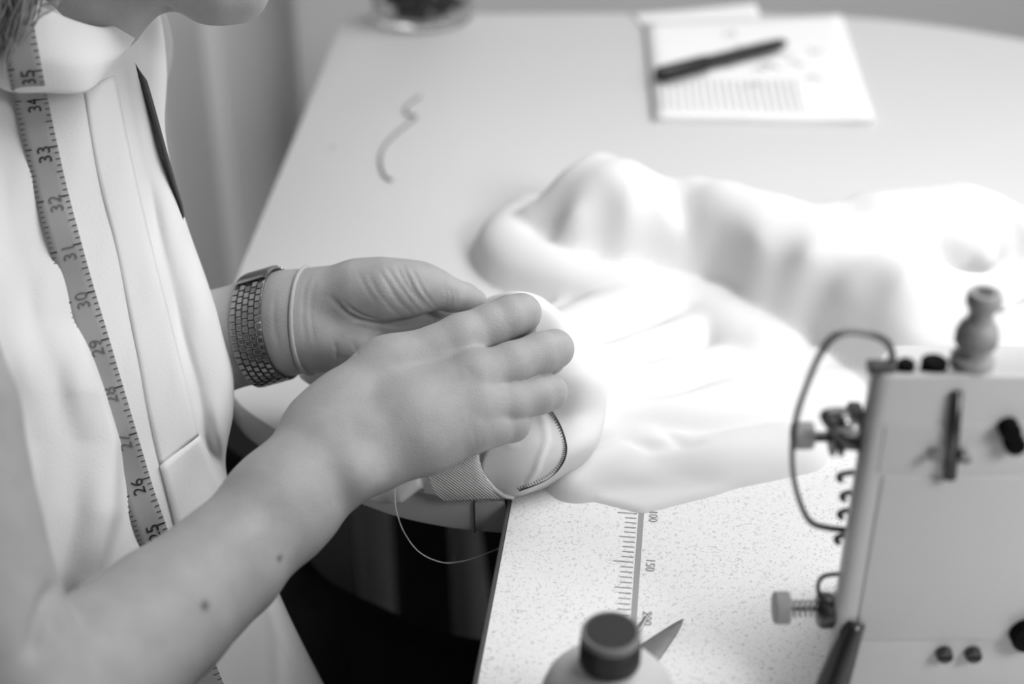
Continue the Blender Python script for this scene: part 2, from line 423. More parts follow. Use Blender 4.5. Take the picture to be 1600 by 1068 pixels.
def surface_nets(f, ax, bs=24):
    xs, ys, zs = ax; n = [len(a)-1 for a in ax]
    ids = []; pos = []; quads = []
    st = (n[1]+2)*(n[2]+2), (n[2]+2), 1
    off = [(i, j, k) for i in (0, 1) for j in (0, 1) for k in (0, 1)]
    edges = [(a, b) for a in range(8) for b in range(a+1, 8) if sum(abs(off[a][t]-off[b][t]) for t in range(3)) == 1]
    bl = [(i, j, k) for i in range(0, n[0], bs) for j in range(0, n[1], bs) for k in range(0, n[2], bs)]
    cor = np.array([[(xs[i], ys[j], zs[k]), (xs[min(i+bs, n[0])], ys[min(j+bs, n[1])], zs[min(k+bs, n[2])])] for i, j, k in bl])
    fc = np.abs(f(cor.mean(1).astype(np.float32))); fr = np.linalg.norm(cor[:, 1]-cor[:, 0], axis=1)/2
    bl = [b for b, a_, r_ in zip(bl, fc, fr) if a_ < r_+.03]
    for i0, j0, k0 in bl:
                i1, j1, k1 = min(i0+bs, n[0]), min(j0+bs, n[1]), min(k0+bs, n[2])
                X, Y, Z = xs[i0:i1+1], ys[j0:j1+1], zs[k0:k1+1]
                lo = np.array([X[0], Y[0], Z[0]]); hi = np.array([X[-1], Y[-1], Z[-1]])
                c = ((lo+hi)/2)[None].astype(np.float32); R = float(np.linalg.norm(hi-lo)/2)
                G = np.stack(np.meshgrid(X, Y, Z, indexing='ij'), -1); sh = G.shape[:3]
                D = f(G.reshape(-1, 3), c, R).reshape(sh); S = D < 0
                if S.all() or not S.any(): continue
                a, b_, c_ = sh[0]-1, sh[1]-1, sh[2]-1
                cnt = sum(S[o[0]:o[0]+a, o[1]:o[1]+b_, o[2]:o[2]+c_].astype(np.int8) for o in off)
                I, J, K = np.nonzero((cnt > 0) & (cnt < 8))
                if not len(I): continue
                cv = np.stack([D[I+o[0], J+o[1], K+o[2]] for o in off], 1); cpn = np.stack([G[I+o[0], J+o[1], K+o[2]] for o in off], 1)
                s = np.zeros((len(I), 3)); m = np.zeros(len(I))
                for (p, q) in edges:
                    x = (cv[:, p] < 0) != (cv[:, q] < 0); t = np.where(x, cv[:, p]/(cv[:, p]-cv[:, q]+1e-20), 0)
                    s += np.where(x[:, None], cpn[:, p]+t[:, None]*(cpn[:, q]-cpn[:, p]), 0); m += x
                pos.append(s/m[:, None]); ids.append((I+i0)*st[0]+(J+j0)*st[1]+(K+k0))
                for ax_, (d1, d2) in enumerate(((1, 2), (2, 0), (0, 1))):
                    A = S[:a, :b_, :c_]; B = [S[1:, :b_, :c_], S[:a, 1:, :c_], S[:a, :b_, 1:]][ax_]
                    I2, J2, K2 = np.nonzero(A != B)
                    if not len(I2): continue
                    g = (I2+i0)*st[0]+(J2+j0)*st[1]+(K2+k0)
                    q = np.stack([g-st[d1]-st[d2], g-st[d2], g, g-st[d1]], 1)
                    fl = ~A[I2, J2, K2]; q[fl] = q[fl][:, ::-1]; quads.append(q)
    ids = np.concatenate(ids); pos = np.concatenate(pos); quads = np.concatenate(quads)
    o = np.argsort(ids); ids = ids[o]; pos = pos[o]
    ix = np.clip(np.searchsorted(ids, quads), 0, len(ids)-1); ok = (ids[ix] == quads).all(1)
    return pos, ix[ok]
def npmesh(name, V, Q):
    me = bpy.data.meshes.new(name); me.vertices.add(len(V)); me.vertices.foreach_set('co', np.asarray(V, np.float32).ravel())
    me.loops.add(4*len(Q)); me.loops.foreach_set('vertex_index', np.asarray(Q, np.int32).ravel())
    me.polygons.add(len(Q)); me.polygons.foreach_set('loop_start', np.arange(0, 4*len(Q), 4, dtype=np.int32))
    me.update(calc_edges=True); me.validate(); return me
AX = (axis(-.48, .06, -.18, .047, .0011, .0036), axis(.34, 1.0, .545, .745, .0011, .0036), axis(.64, 1.36, .785, .895, .0011, .0036))
BV, BQ = surface_nets(body_sdf, AX)
def traces(uv, d0=.5):
    uv = np.asarray(uv, float); d = np.full(len(uv), d0); n = np.sqrt(1+((uv[:, 0]-800)/FPX)**2+((uv[:, 1]-534)/FPX)**2)
    for _ in range(45):
        p = P(uv[:, 0], uv[:, 1], d).T.astype(np.float32); d = np.minimum(d+body_sdf(p)/n*.95, 1.3)
    return P(uv[:, 0], uv[:, 1], d).T
def trace(u, v): return traces([(u, v)])[0]
# vertex normals, then skin creases pressed into the surface
fn = np.cross(BV[BQ[:, 2]]-BV[BQ[:, 0]], BV[BQ[:, 3]]-BV[BQ[:, 1]])
VN = np.zeros_like(BV)
for k in range(4): np.add.at(VN, BQ[:, k], fn)
VN /= np.linalg.norm(VN, axis=1)[:, None]+1e-15
CREASES = [  # (pixel polyline, depth mm, half width mm)
 ([(515, 462), (528, 476), (542, 490), (566, 502), (597, 509), (629, 511), (676, 499)], 1.7, 1.6),
 ([(545, 478), (560, 490), (590, 499)], .7, 1.0), ([(535, 470), (552, 484), (575, 496)], .5, .9),
 ([(575, 425), (588, 452), (610, 480), (628, 497)], .45, 1.0), ([(590, 418), (604, 440), (622, 468), (648, 495)], .55, 1.0), ([(604, 416), (616, 434), (636, 462), (660, 492)], .5, 1.0),
 ([(620, 414), (628, 432), (644, 458), (668, 486)], .75, 1.1), ([(628, 412), (640, 438), (652, 460), (676, 486)], .9, 1.1), ([(640, 414), (650, 432), (664, 458), (684, 484)], .6, 1.0),
 ([(560, 424), (572, 450), (590, 476)], .35, 1.0),
 ([(700, 448), (706, 462), (704, 478)], .5, .9), ([(708, 450), (714, 464), (712, 478)], .35, .9), ([(692, 444), (698, 460), (696, 478)], .35, .9),
 ([(487, 425), (476, 452), (474, 500), (480, 545)], .4, 1.0), ([(497, 428), (487, 460), (486, 500), (494, 548)], .35, 1.0), ([(430, 452), (428, 500), (436, 550)], .4, 1.2),
 ([(524, 535), (526, 550), (530, 570)], .9, 1.1), ([(520, 552), (532, 558), (545, 562)], .5, 1.0), ([(545, 524), (570, 520), (600, 520)], .5, 1.0), ([(550, 530), (556, 545), (560, 556)], .35, 1.0),
 ([(728, 575), (738, 582), (746, 578)], .3, 2.2), ([(732, 588), (742, 592), (750, 588)], .25, 2.2), ([(738, 664), (742, 680), (744, 700)], .2, 1.4), ([(748, 668), (752, 684), (752, 698)], .15, 1.4),
 ([(808, 466), (818, 478), (824, 494)], .10, .8), ([(816, 466), (826, 478), (832, 494)], .10, .8), ([(862, 518), (870, 535), (872, 560)], .1, .8), ([(872, 520), (880, 535), (882, 558)], .1, .8),
 ([(48, 1020), (58, 985), (72, 935), (90, 915)], 3.0, 3.2),
]
from mathutils.kdtree import KDTree
front = np.nonzero(((CAM-BV)*VN).sum(1) > 0)[0]
kd = KDTree(len(front))
for j, i in enumerate(front): kd.insert(BV[i], int(i))
kd.balance()
disp = np.zeros(len(BV))
splines = [cr(np.array(l, float), 14*len(l)) for l, _, _ in CREASES]
flat3 = traces(np.concatenate(splines)); cuts = np.cumsum([len(q) for q in splines])[:-1]; all3 = np.split(flat3, cuts)
for line_i, (line, dep, wd) in enumerate(CREASES):
    w3 = all3[line_i]
    best = {}
    for t, q in zip(np.linspace(0, 1, len(w3)), w3):
        tap = min(1, 4*t, 4*(1-t))**.6
        for co, i, dist in kd.find_range(q, wd*.0025):
            g = dep*.001*tap*math.exp(-(dist/(wd*.001))**2)
            if g > best.get(i, 0): best[i] = g
    for i, g in best.items(): disp[i] += g
BV = BV-VN*disp[:, None]
# knuckles, tendons: slight swellings
for (u, v, r, h) in [(716, 508, 12, .5), (556, 742, 9, .6)]:
    q = trace(u, v); d = np.linalg.norm(BV-q, axis=1); BV = BV+VN*(h*.001*np.exp(-(d/(r*.001))**2))[:, None]
mole = np.zeros(len(BV), np.float32)
for (u, v, r) in [(320, 946, 1.9), (437, 872, 1.5)]:
    q = trace(u, v)
    if q is not None: mole += np.exp(-(np.linalg.norm(BV-q, axis=1)/(r*.001))**2).astype(np.float32)
def skin():
    m = mat('skin', .40, .48, spec=.35, sub=.0, bump=(1200, .28)); nt = m.node_tree; b = nt.nodes['Principled BSDF']
    tc = nt.nodes['Texture Coordinate'] if 'Texture Coordinate' in nt.nodes else nt.nodes.new('ShaderNodeTexCoord')
    n = nt.nodes.new('ShaderNodeTexNoise'); n.inputs['Scale'].default_value = 75; n.inputs['Detail'].default_value = 5
    nt.links.new(tc.outputs['Object'], n.inputs['Vector'])
    mr = nt.nodes.new('ShaderNodeMapRange'); mr.inputs[1].default_value = .3; mr.inputs[2].default_value = .7; mr.inputs[3].default_value = .335; mr.inputs[4].default_value = .385
    at = nt.nodes.new('ShaderNodeAttribute'); at.attribute_name = 'mole'
    mx = nt.nodes.new('ShaderNodeMix'); mx.data_type = 'RGBA'; mx.inputs['B'].default_value = (.05, .05, .05, 1)
    nt.links.new(n.outputs['Fac'], mr.inputs[0]); nt.links.new(mr.outputs[0], mx.inputs['A']); nt.links.new(at.outputs['Fac'], mx.inputs['Factor'])
    nt.links.new(mx.outputs['Result'], b.inputs['Base Color'])
    return m
M['skin'] = skin()
person = empty('person', (-.25, .66, 0))
tag(person, 'seated person in a sleeveless white blouse hand-sewing white fabric at the table', 'person')
bme = npmesh('body', BV, BQ); at_ = bme.attributes.new('mole', 'FLOAT', 'POINT'); at_.data.foreach_set('value', np.clip(mole, 0, 1))
body = link('body', bme, M['skin'], person); body['label'] = 'bare arms and hands'
# ------------------------------------------------------------------ blouse (closed tube round the trunk)
# columns: near side .. front .. far silhouette .. far side .. back ; (u, depth) at each image row
ROWS = [
 (-95, [(-300, .600), (-200, .640), (-60, .690), (30, .700), (95, .705), (150, .715), (190, .740), (215, .790), (190, .860), (90, .870), (-60, .800), (-220, .700)]),
 (20,  [(-330, .585), (-200, .625), (-60, .672), (20, .690), (90, .702), (160, .722), (215, .760), (248, .820), (215, .885), (90, .890), (-90, .800), (-260, .690)]),
 (110, [(-330, .580), (-190, .620), (-60, .668), (20, .688), (90, .702), (160, .722), (220, .757), (259, .815), (225, .885), (90, .900), (-100, .810), (-270, .690)]),
 (210, [(-310, .585), (-180, .620), (-60, .666), (20, .688), (95, .704), (165, .724), (225, .752), (257, .795), (220, .885), (80, .905), (-110, .820), (-270, .690)]),
 (330, [(-280, .590), (-160, .622), (-50, .664), (30, .688), (110, .707), (180, .727), (240, .750), (284, .782), (250, .880), (90, .910), (-110, .830), (-250, .695)]),
 (450, [(-240, .600), (-130, .628), (-30, .664), (55, .688), (135, .709), (205, .729), (275, .750), (325, .778), (290, .880), (110, .915), (-100, .840), (-220, .700)]),
 (560, [(-200, .612), (-90, .634), (0, .666), (85, .688), (165, .711), (235, .730), (310, .752), (359, .780), (320, .885), (130, .920), (-80, .850), (-190, .710)]),
 (640, [(-170, .620), (-60, .640), (20, .670), (105, .690), (185, .714), (255, .733), (325, .756), (363, .786), (320, .890), (130, .930), (-70, .860), (-170, .720)]),
 (740, [(-140, .630), (-30, .648), (50, .674), (130, .694), (205, .718), (270, .737), (325, .760), (352, .795), (310, .900), (130, .940), (-60, .870), (-150, .730)]),
 (860, [(-110, .645), (0, .660), (80, .680), (165, .700), (240, .722), (310, .742), (370, .768), (405, .808), (350, .910), (150, .955), (-40, .880), (-120, .745)]),
 (980, [(-80, .660), (30, .674), (120, .690), (210, .708), (290, .730), (365, .752), (425, .782), (458, .825), (400, .920), (180, .965), (-20, .890), (-90, .760)]),
 (1110, [(-60, .680), (60, .690), (160, .704), (260, .722), (340, .744), (420, .768), (485, .800), (525, .845), (450, .935), (210, .975), (0, .900), (-70, .775)]),
]
def polyline_u(line):
    a = np.array(line, float); return lambda v: np.interp(v, a[:, 1], a[:, 0])
near_fold = polyline_u([(50, 200), (78, 380), (116, 510), (158, 620), (178, 690), (176, 800), (150, 900), (200, 1100)])
def blouse_post(g):
    u, v, d = proj(g)
    c = CAM-g; c /= np.linalg.norm(c, axis=-1, keepdims=True)
    s = u-near_fold(v)
    nc = g.shape[1]; col = np.arange(nc)/nc*12.0; vis = ((col > .5) & (col < 7.2)).astype(float)[None, :]
    amp = np.interp(v, [400, 500, 610, 800, 900], [0, .002, .010, .013, .006])
    h = amp*np.where(s < 0, np.exp(-(s/70.)**2), np.exp(-(s/9.)**2))
    # long soft vertical folds
    rng = [(-105, .002, 26), (-60, -.002, 22)]
    for o, a, wd in rng: h += a*np.exp(-((s-o)/wd)**2)*np.clip((v-100)/300, 0, 1)
    far1 = polyline_u([(176, 110), (196, 210), (221, 311), (238, 390), (252, 443), (271, 518), (293, 600), (308, 680), (346, 750), (420, 1000)])
    s2 = u-far1(v)
    h += -.0045*np.exp(-((s2-12)/12.)**2)+.002*np.exp(-((s2-42)/20.)**2)
    # gathered folds running to the waist on the far side
    h += .0035*np.exp(-(((u-335)-.15*(v-640))/12.)**2)*np.exp(-((v-690)/70.)**2)
    # lower part: broad diagonal folds
    h += .003*np.sin((u*.9+v*.35)/26.)*np.clip((v-860)/120., 0, 1)
    h += .0012*np.sin(u/13.+v/57.)*np.clip((v-60)/200., 0, 1)
    return g+c*(h*vis)[..., None]
grid = [[P(u, v, d) for (u, d) in cols] for v, cols in ROWS]
blouse, BG = surf('blouse', grid, M['blouse'], person, 170, 260, .0012, True, blouse_post)
blouse['label'] = 'sleeveless white blouse with a stand collar'
bvh = BVHTree.FromPolygons([Vector(p) for p in BG.reshape(-1, 3)], gridfaces(BG.shape[0], BG.shape[1], True))
def hit(u, v, off=0.0, fallback=.73):
    d = Vector(P(u, v, 1.0)-CAM).normalized(); r = bvh.ray_cast(Vector(CAM), d)
    if r[0] is None: return P(u, v, fallback)
    return np.array(r[0])-np.array(d)*off
# placket strip lying on the front
pl = [(130, 140), (150, 265), (181, 390), (212, 545), (229, 640), (249, 727)]; prr = [(178, 118), (206, 255), (237, 388), (271, 522), (291, 602), (309, 680)]
L = cr(np.array(pl, float), 60); R_ = cr(np.array(prr, float), 60); pg = []
for a, b in zip(L, R_):
    pg.append([hit(*(a+(b-a)*t), off=.0003+.0022*t**.7) for t in np.linspace(0, 1, 9)])
pg = np.array(pg)
for _ in range(3): pg[1:-1] = (pg[:-2]+2*pg[1:-1]+pg[2:])/4
plk = mesh('placket', pg.reshape(-1, 3), gridfaces(60, 9), M['blouse'], blouse); s_ = plk.modifiers.new('t', 'SOLIDIFY'); s_.thickness = .0016; s_.offset = 0
# lower flap of the placket
fl = []
for a, b, c_, d_ in [((249, 727), (309, 680), (280, 850), (352, 765))]:
    for t in np.linspace(0, 1, 12):
        l = np.array(a)+(np.array(c_)-np.array(a))*t; r = np.array(b)+(np.array(d_)-np.array(b))*t
        fl.append([hit(*(l+(r-l)*s), off=.0016) for s in np.linspace(0, 1, 8)])
mesh('placket_end', np.array(fl).reshape(-1, 3), gridfaces(12, 8), M['blouse'], blouse).modifiers.new('t', 'SOLIDIFY').thickness = .0012
# stand collar
bot = [P(*q) for q in [(5, 135, .672), (70, 141, .678), (132, 141, .690), (166, 112, .712), (188, 82, .735), (200, 40, .765), (160, -10, .80), (60, -40, .80), (-30, 20, .75), (-50, 90, .70)]]
top = [P(*q) for q in [(20, -8, .668), (66, 14, .674), (120, 36, .690), (162, 45, .710), (190, 36, .735), (201, 22, .765), (160, -45, .80), (70, -75, .80), (-10, -60, .75), (-20, -30, .70)]]
bot = np.array(bot); top = np.array(top); cen = (bot.mean(0)+top.mean(0))/2
mid = (bot+top)/2; md = mid-cen; md /= np.linalg.norm(md, axis=1)[:, None]
inn = top-(top-top.mean(0))*.10-np.array([0, 0, .004]); inn2 = top-(top-top.mean(0))*.14-np.array([0, 0, .02])
_, CG = surf('collar', [bot-(bot-bot.mean(0))*.03, bot, bot*.7+top*.3+md*.004, mid+md*.005, bot*.2+top*.8+md*.003, top, inn, inn2], M['blouse'], blouse, 40, 90, .0012, True)
# ------------------------------------------------------------------ trousers and shoes
def sdfmesh(name, prims, lo, hi, h, m, parent):
    f = Limb(prims, [])
    V, Q = surface_nets(lambda p, c=None, R=0: f(p, c, R), tuple(np.arange(lo[i], hi[i], h, dtype=np.float32) for i in range(3)))
    return link(name, npmesh(name, V, Q), m, parent)
def pc(pts, k=.03): return [Cone(p[:3], q[:3], p[3], q[3], k) for p, q in zip(pts[:-1], pts[1:])]
trp = pc([(-.30, .60, .58, .13), (-.26, .72, .58, .125)])
trp += pc([(-.26, .70, .545, .095), (-.143, .665, .535, .078), (.0, .622, .525, .073), (.20, .56, .50, .062), (.20, .57, .30, .052), (.17, .58, .07, .046)])
trp += pc([(-.32, .58, .545, .095), (-.18, .50, .535, .078), (-.02, .42, .52, .073), (.12, .36, .50, .062), (.11, .37, .30, .052), (.08, .38, .07, .046)])
tro = sdfmesh('trousers', trp, (-.48, .26, .0), (.3, .9, .78), .007, M['jeans'], person)
tube('seam', [(-.140, .700, .606), (-.118, .682, .612), (-.105, .655, .613), (-.10, .63, .608)], .0016, M['jeans'], tro, 6, 20)
for (x, y) in ((.19, .575), (.10, .375)):
    sdfmesh('shoe', pc([(x-.04, y, .035, .034), (x+.06, y-.02, .034, .036), (x+.14, y-.035, .03, .028)], .02), (x-.1, y-.1, -.0), (x+.2, y+.08, .1), .006, M['dark'], person)
# ------------------------------------------------------------------ hair
hv = []; hf = []
def strand(pts, r0, r1, res=14, n=5):
    p = cr(np.array(pts), res); r = np.linspace(r0, r1, res); v, f = tubegeo(p, r, n, base=len(hv)); hv.extend(v); hf.extend(f)
rs = np.random.RandomState(7)
for i in range(150):
    t = rs.rand(); u0 = rs.uniform(-60, 95)
    e = rs.uniform(-55, 55)
    st = P(u0, -150+rs.uniform(-20, 20), .655+rs.uniform(-.01, .015)); m1 = P(u0*.8-10+rs.normal(0, 10), -40, .652+rs.uniform(-.012, .01)); m2 = P(u0*.55-10+rs.normal(0, 8), 30+rs.uniform(-15, 25), .655+rs.uniform(-.01, .01))
    en = P(u0*.45-22+rs.normal(0, 9), 78+rs.uniform(-50, 45), .66+rs.uniform(-.01, .008))
    strand([st, m1, m2, en], rs.uniform(.0005, .0013), .0002)
for i in range(5):
    u0 = 70+i*6; strand([P(u0, -150, .66), P(u0+18, -20, .655), P(88-i*6, 10, .652), P(60-i*3, 28+i*4, .652)], .0006, .0002)
hairo = mesh('hair', hv, hf, M['hair'], person); hairo['label'] = 'loose hair falling over the collar'
cap = []
cap = chain([(150, -290, .735, 86), (205, -262, .74, 80)], .02)+chain([(60, -230, .70, 50), (20, -150, .68, 30), (40, -60, .665, 10)], .03)+chain([(80, -230, .78, 55), (40, -120, .80, 45)], .03)
f_ = Limb(cap, [])
hl = P(100, -200, .74)
V, Q = surface_nets(lambda p, c=None, R=0: f_(p, c, R), tuple(np.arange(hl[i]-.2, hl[i]+.2, .006, dtype=np.float32) for i in range(3)))
link('hair_crown', npmesh('hair_crown', V, Q), M['hair'], hairo)
# ------------------------------------------------------------------ tape measure round the neck
tape = empty('tape_measure', P(60, 200, .70)); tag(tape, 'grey vinyl tape measure hanging round the neck over the blouse', 'tape measure')
cl = [(20, -20), (26, 40), (34, 85), (47, 150), (63, 225), (80, 300), (101, 380), (122, 455), (146, 535), (168, 610), (192, 690), (216, 770), (240, 840), (268, 930), (300, 1010), (330, 1085)]
cl = cr(np.array(cl, float), 240)
cbvh = BVHTree.FromPolygons([Vector(p) for p in CG.reshape(-1, 3)], gridfaces(CG.shape[0], CG.shape[1], True))
def thit(u, v, off):
    a = hit(u, v, off); d = Vector(P(u, v, 1.0)-CAM).normalized(); r = cbvh.ray_cast(Vector(CAM), d)
    if r[0] is not None:
        b = np.array(r[0])-np.array(d)*off
        if np.linalg.norm(b-CAM) < np.linalg.norm(a-CAM): return b
    return a
c3 = np.array([thit(u, v, .0045) for u, v in cl])
for _ in range(14): c3[1:-1] = (c3[:-2]+2*c3[1:-1]+c3[2:])/4
arc = np.concatenate([[0], np.cumsum(np.linalg.norm(np.diff(c3, axis=0), axis=1))])
T = np.gradient(c3, axis=0); T /= np.linalg.norm(T, axis=1)[:, None]
view = c3-CAM; view /= np.linalg.norm(view, axis=1)[:, None]
Wd = np.cross(T, -view); Wd /= np.linalg.norm(Wd, axis=1)[:, None]
ur = proj(c3+Wd*.01)[0]-proj(c3)[0]
if ur.mean() < 0: Wd = -Wd
Wd = Wd*.93+np.cross(Wd, T)*.0-view*-.12; Wd /= np.linalg.norm(Wd, axis=1)[:, None]
Nn = np.cross(Wd, T); Nn /= np.linalg.norm(Nn, axis=1)[:, None]
if (Nn*view).sum(1).mean() > 0: Nn = -Nn
HW = .0078
def rib(s, w, o=0.):
    f = np.interp(s, arc, np.arange(len(arc))); i = int(min(f, len(arc)-2)); t = f-i
    c = c3[i]*(1-t)+c3[i+1]*t; ww = Wd[i]*(1-t)+Wd[i+1]*t; nn = Nn[i]*(1-t)+Nn[i+1]*t
    return c+ww*w+nn*o
RG = [[rib(s, w, -.0002) for w in (-HW, -HW*.5, 0, HW*.5, HW)] for s in np.linspace(0, arc[-1], 200)]
ro = mesh('near_ribbon', np.array(RG).reshape(-1, 3), gridfaces(200, 5), M['tape'], tape)
ro.modifiers.new('t', 'SOLIDIFY').thickness = .0004
# scale: inch 26 at (212,757), numbers fall towards the free end
def arc_at(v): return float(np.interp(v, proj(c3)[1], arc))
a26 = arc_at(752); inch = (a26-arc_at(232))/7.0
qs = []; V = []; F = []
def tick(s, w0, w1, h):
    if not .002 < s < arc[-1]-.002: return
    k = len(V); V.extend([rib(s-h, w0, .0006), rib(s+h, w0, .0006), rib(s+h, w1, .0006), rib(s-h, w1, .0006)]); F.append((k, k+1, k+2, k+3))
for k in range(-80, 130):
    s = a26+k*inch/8; L = .0042 if k % 8 == 0 else (.0032 if k % 4 == 0 else .0022)
    tick(s, HW, HW-L, .00035 if k % 8 == 0 else .00024)
for k in range(-240, 330):
    s = a26+.006+k*.00254; L = .0032 if k % 10 == 0 else (.0026 if k % 5 == 0 else .0018)
    tick(s, -HW, -HW+L, .00035 if k % 10 == 0 else .0002)
mesh('tick_marks', V, F, M['ink'], ro, False)
for num in range(21, 37):
    s = a26+(26-num)*inch+.0030
    if not .006 < s < arc[-1]-.006: continue
    tv, tf = textmesh(str(num), .0088)
    sheen = 27 <= num <= 32
    mesh('printed_number', [rib(s-p[0]*1.0, .0012-p[1], .0006) for p in tv], tf, M['sheen' if sheen else 'ink'], ro, False)
# far end of the tape, nearly edge-on; backlit shade put into its black colour
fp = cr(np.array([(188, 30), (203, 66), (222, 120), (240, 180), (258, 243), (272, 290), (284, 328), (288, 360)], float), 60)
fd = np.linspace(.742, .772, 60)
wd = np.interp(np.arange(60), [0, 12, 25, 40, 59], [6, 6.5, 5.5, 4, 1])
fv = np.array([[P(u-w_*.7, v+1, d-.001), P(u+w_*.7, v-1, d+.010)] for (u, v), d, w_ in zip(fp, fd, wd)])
fo = mesh('far_ribbon', fv.reshape(-1, 3), gridfaces(60, 2), M['ink'], tape); fo.modifiers.new('t', 'SOLIDIFY').thickness = .0005; fo['label'] = 'far end with shade in its colour'
# ------------------------------------------------------------------ wrist watch and hair elastic on the far wrist
def wrist_ring(top, near, bottom):
    """section of the wrist by the plane through three image points: centre, two axes and a radius table"""
    Ct, Cb = P(*top), P(*bottom); Cn = trace(*near); C = (Ct+Cb)/2
    e1 = (Ct-Cb)/np.linalg.norm(Ct-Cb); e2 = Cn-C; e2 -= e1*np.dot(e1, e2); e2 /= np.linalg.norm(e2)
    an = np.linspace(0, 2*math.pi, 97); rr = np.linspace(.006, .055, 180); R = []
    for a in an:
        D = body_sdf((C+rr[:, None]*(e1*math.cos(a)+e2*math.sin(a))).astype(np.float32)); R.append(rr[np.argmax(D > 0)])
    R = np.array(R)
    for _ in range(6): R[1:-1] = (R[:-2]+2*R[1:-1]+R[2:])/4; R[0] = R[-1] = (R[1]+R[-2])/2
    def rp(a, w=0., o=0.):
        n = e1*math.cos(a)+e2*math.sin(a)
        return C+n*(np.interp(a % (2*math.pi), an, R)+o)+axw*w
    return C, rp
wa = empty('wrist_watch', P(400, 512, .79)); tag(wa, 'metal link wrist watch on the far wrist beside the blouse', 'watch')
axw = P(455, 500, .79)-P(350, 530, .80); axw /= np.linalg.norm(axw)
C, rp = wrist_ring((411, 437, .791), (386, 508), (432, 590, .794))
WB = .0092
sb = [[rp(a, w, .0006) for w in (-WB, 0, WB)] for a in np.linspace(0, 2*math.pi, 73)[:-1]]
sv = np.array(sb); sv = np.concatenate([sv, sv[:1]])
sbo = mesh('strap_backing', sv.reshape(-1, 3), gridfaces(73, 3), M['gun'], wa); sbo.modifiers.new('t', 'SOLIDIFY').thickness = .0008
lbm = bmesh.new(); bmesh.ops.create_cube(lbm, size=1); bmesh.ops.bevel(lbm, geom=lbm.edges[:], offset=.12, segments=1, affect='EDGES')
lme = bpy.data.meshes.new('link'); lbm.to_mesh(lme); lbm.free(); lme.materials.append(M['steel'])
NA = 46; NC = 5
for i in range(NA):
    for c in range(NC):
        a = 2*math.pi*(i+(c % 2)*.5)/NA
        am = (a+math.pi) % (2*math.pi)-math.pi
        if -.05 < am < .55 or abs(am-math.pi*.5-2.2) < .01: continue            # clasp plate sits here
        w_ = -WB+(c+.5)*2*WB/NC
        p = rp(a, w_, .0014); t = rp(a+.01, w_, .0014)-p; t /= np.linalg.norm(t); n = np.cross(axw, t); n /= np.linalg.norm(n); L = np.linalg.norm(rp(a+2*math.pi/NA, w_, .0014)-rp(a, w_, .0014))
        o = bpy.data.objects.new('link', lme); COL.objects.link(o); o.parent = wa; o.matrix_parent_inverse = Matrix.Translation(-wa.location)
        w3 = np.cross(t, n)
        Mx = Matrix([[w3[0]*2*WB/NC*.9, t[0]*L*.86, n[0]*.0018, p[0]], [w3[1]*2*WB/NC*.9, t[1]*L*.86, n[1]*.0018, p[1]], [w3[2]*2*WB/NC*.9, t[2]*L*.86, n[2]*.0018, p[2]], [0, 0, 0, 1]])
        o.matrix_basis = Mx
cv = [[rp(a, w, o) for (w, o) in ((-WB, .0012), (-WB, .0028), (-WB*.8, .0032), (WB*.8, .0032), (WB, .0028), (WB, .0012))] for a in np.linspace(-.05, .53, 10)]
cl_ = mesh('clasp_plate', np.array(cv).reshape(-1, 3), gridfaces(10, 6)+[tuple(range(6))[::-1], tuple(range(54, 60))], M['steel'], wa); autosmooth(cl_, 30)
pcs = rp(-math.pi/2, 0, .003); nn = pcs-C; nn /= np.linalg.norm(nn)
lathe('case', [(.0125, -.003), (.0135, 0), (.0135, .004), (.012, .005), (.0118, .0046)], M['steel'], wa, pcs, nn, 32)
lathe('dial', [(.0116, .0040), (.0116, .0048)], M['dark'], wa, pcs, nn, 32)
C, rp = wrist_ring((481, 418, .789), (455, 490), (484, 566, .789))
ring = [rp(a, 0, .0004) for a in np.linspace(0, 2*math.pi, 49)[:-1]]
hb = tube('hair_elastic', ring, .0012, M['bangle'], None, 10, None, True); tag(hb, 'thin pale grey hair elastic round the far wrist next to the watch', 'hair tie')
# ------------------------------------------------------------------ the white garment
gar = empty('white_garment', (.25, .8, TZ)); tag(gar, 'crumpled white garment heaped across both tables and held in the hands', 'garment')
def ZP(u, v, h): return PZ(u, v, TZ+h/1000.)
RES = .0024
gx = np.arange(-.06, .62, RES); gy = np.arange(.50, 1.24, RES); GX, GY = np.meshgrid(gx, gy, indexing='ij')
def seg_dist(poly, X, Y, closed=False):
    """distance, running parameter (index) and side for a polyline given as rows x,y"""
    best = np.full(X.shape, 9.); par = np.zeros(X.shape); side = np.zeros(X.shape)
    for i in range(len(poly)-1):
        a, b = poly[i], poly[i+1]; d = b-a; l2 = d@d+1e-12
        t = np.clip(((X-a[0])*d[0]+(Y-a[1])*d[1])/l2, 0, 1); ex = X-a[0]-t*d[0]; ey = Y-a[1]-t*d[1]; q = np.hypot(ex, ey)
        m = q < best; best = np.where(m, q, best); par = np.where(m, i+t, par); side = np.where(m, np.sign(d[0]*ey-d[1]*ex), side)
    return best, par, side
def inside(poly, X, Y):
    r = np.zeros(X.shape, bool); n = len(poly)
    for i in range(n):
        x1, y1 = poly[i]; x2, y2 = poly[(i+1) % n]
        c = ((y1 > Y) != (y2 > Y)) & (X < (x2-x1)*(Y-y1)/(y2-y1+1e-12)+x1); r ^= c
    return r
def region(pix, h0=0, n=140):
    p = cr(np.array([ZP(u, v, h0)[:2] for u, v in pix]), n, True)
    d, _, _ = seg_dist(np.concatenate([p, p[:1]]), GX, GY); return np.where(inside(p, GX, GY), d, -d)
def poly_region(pix, h0=0):
    p = np.array([ZP(u, v, h0)[:2] for u, v in pix]); d, _, _ = seg_dist(np.concatenate([p, p[:1]]), GX, GY); return np.where(inside(p, GX, GY), d, -d)
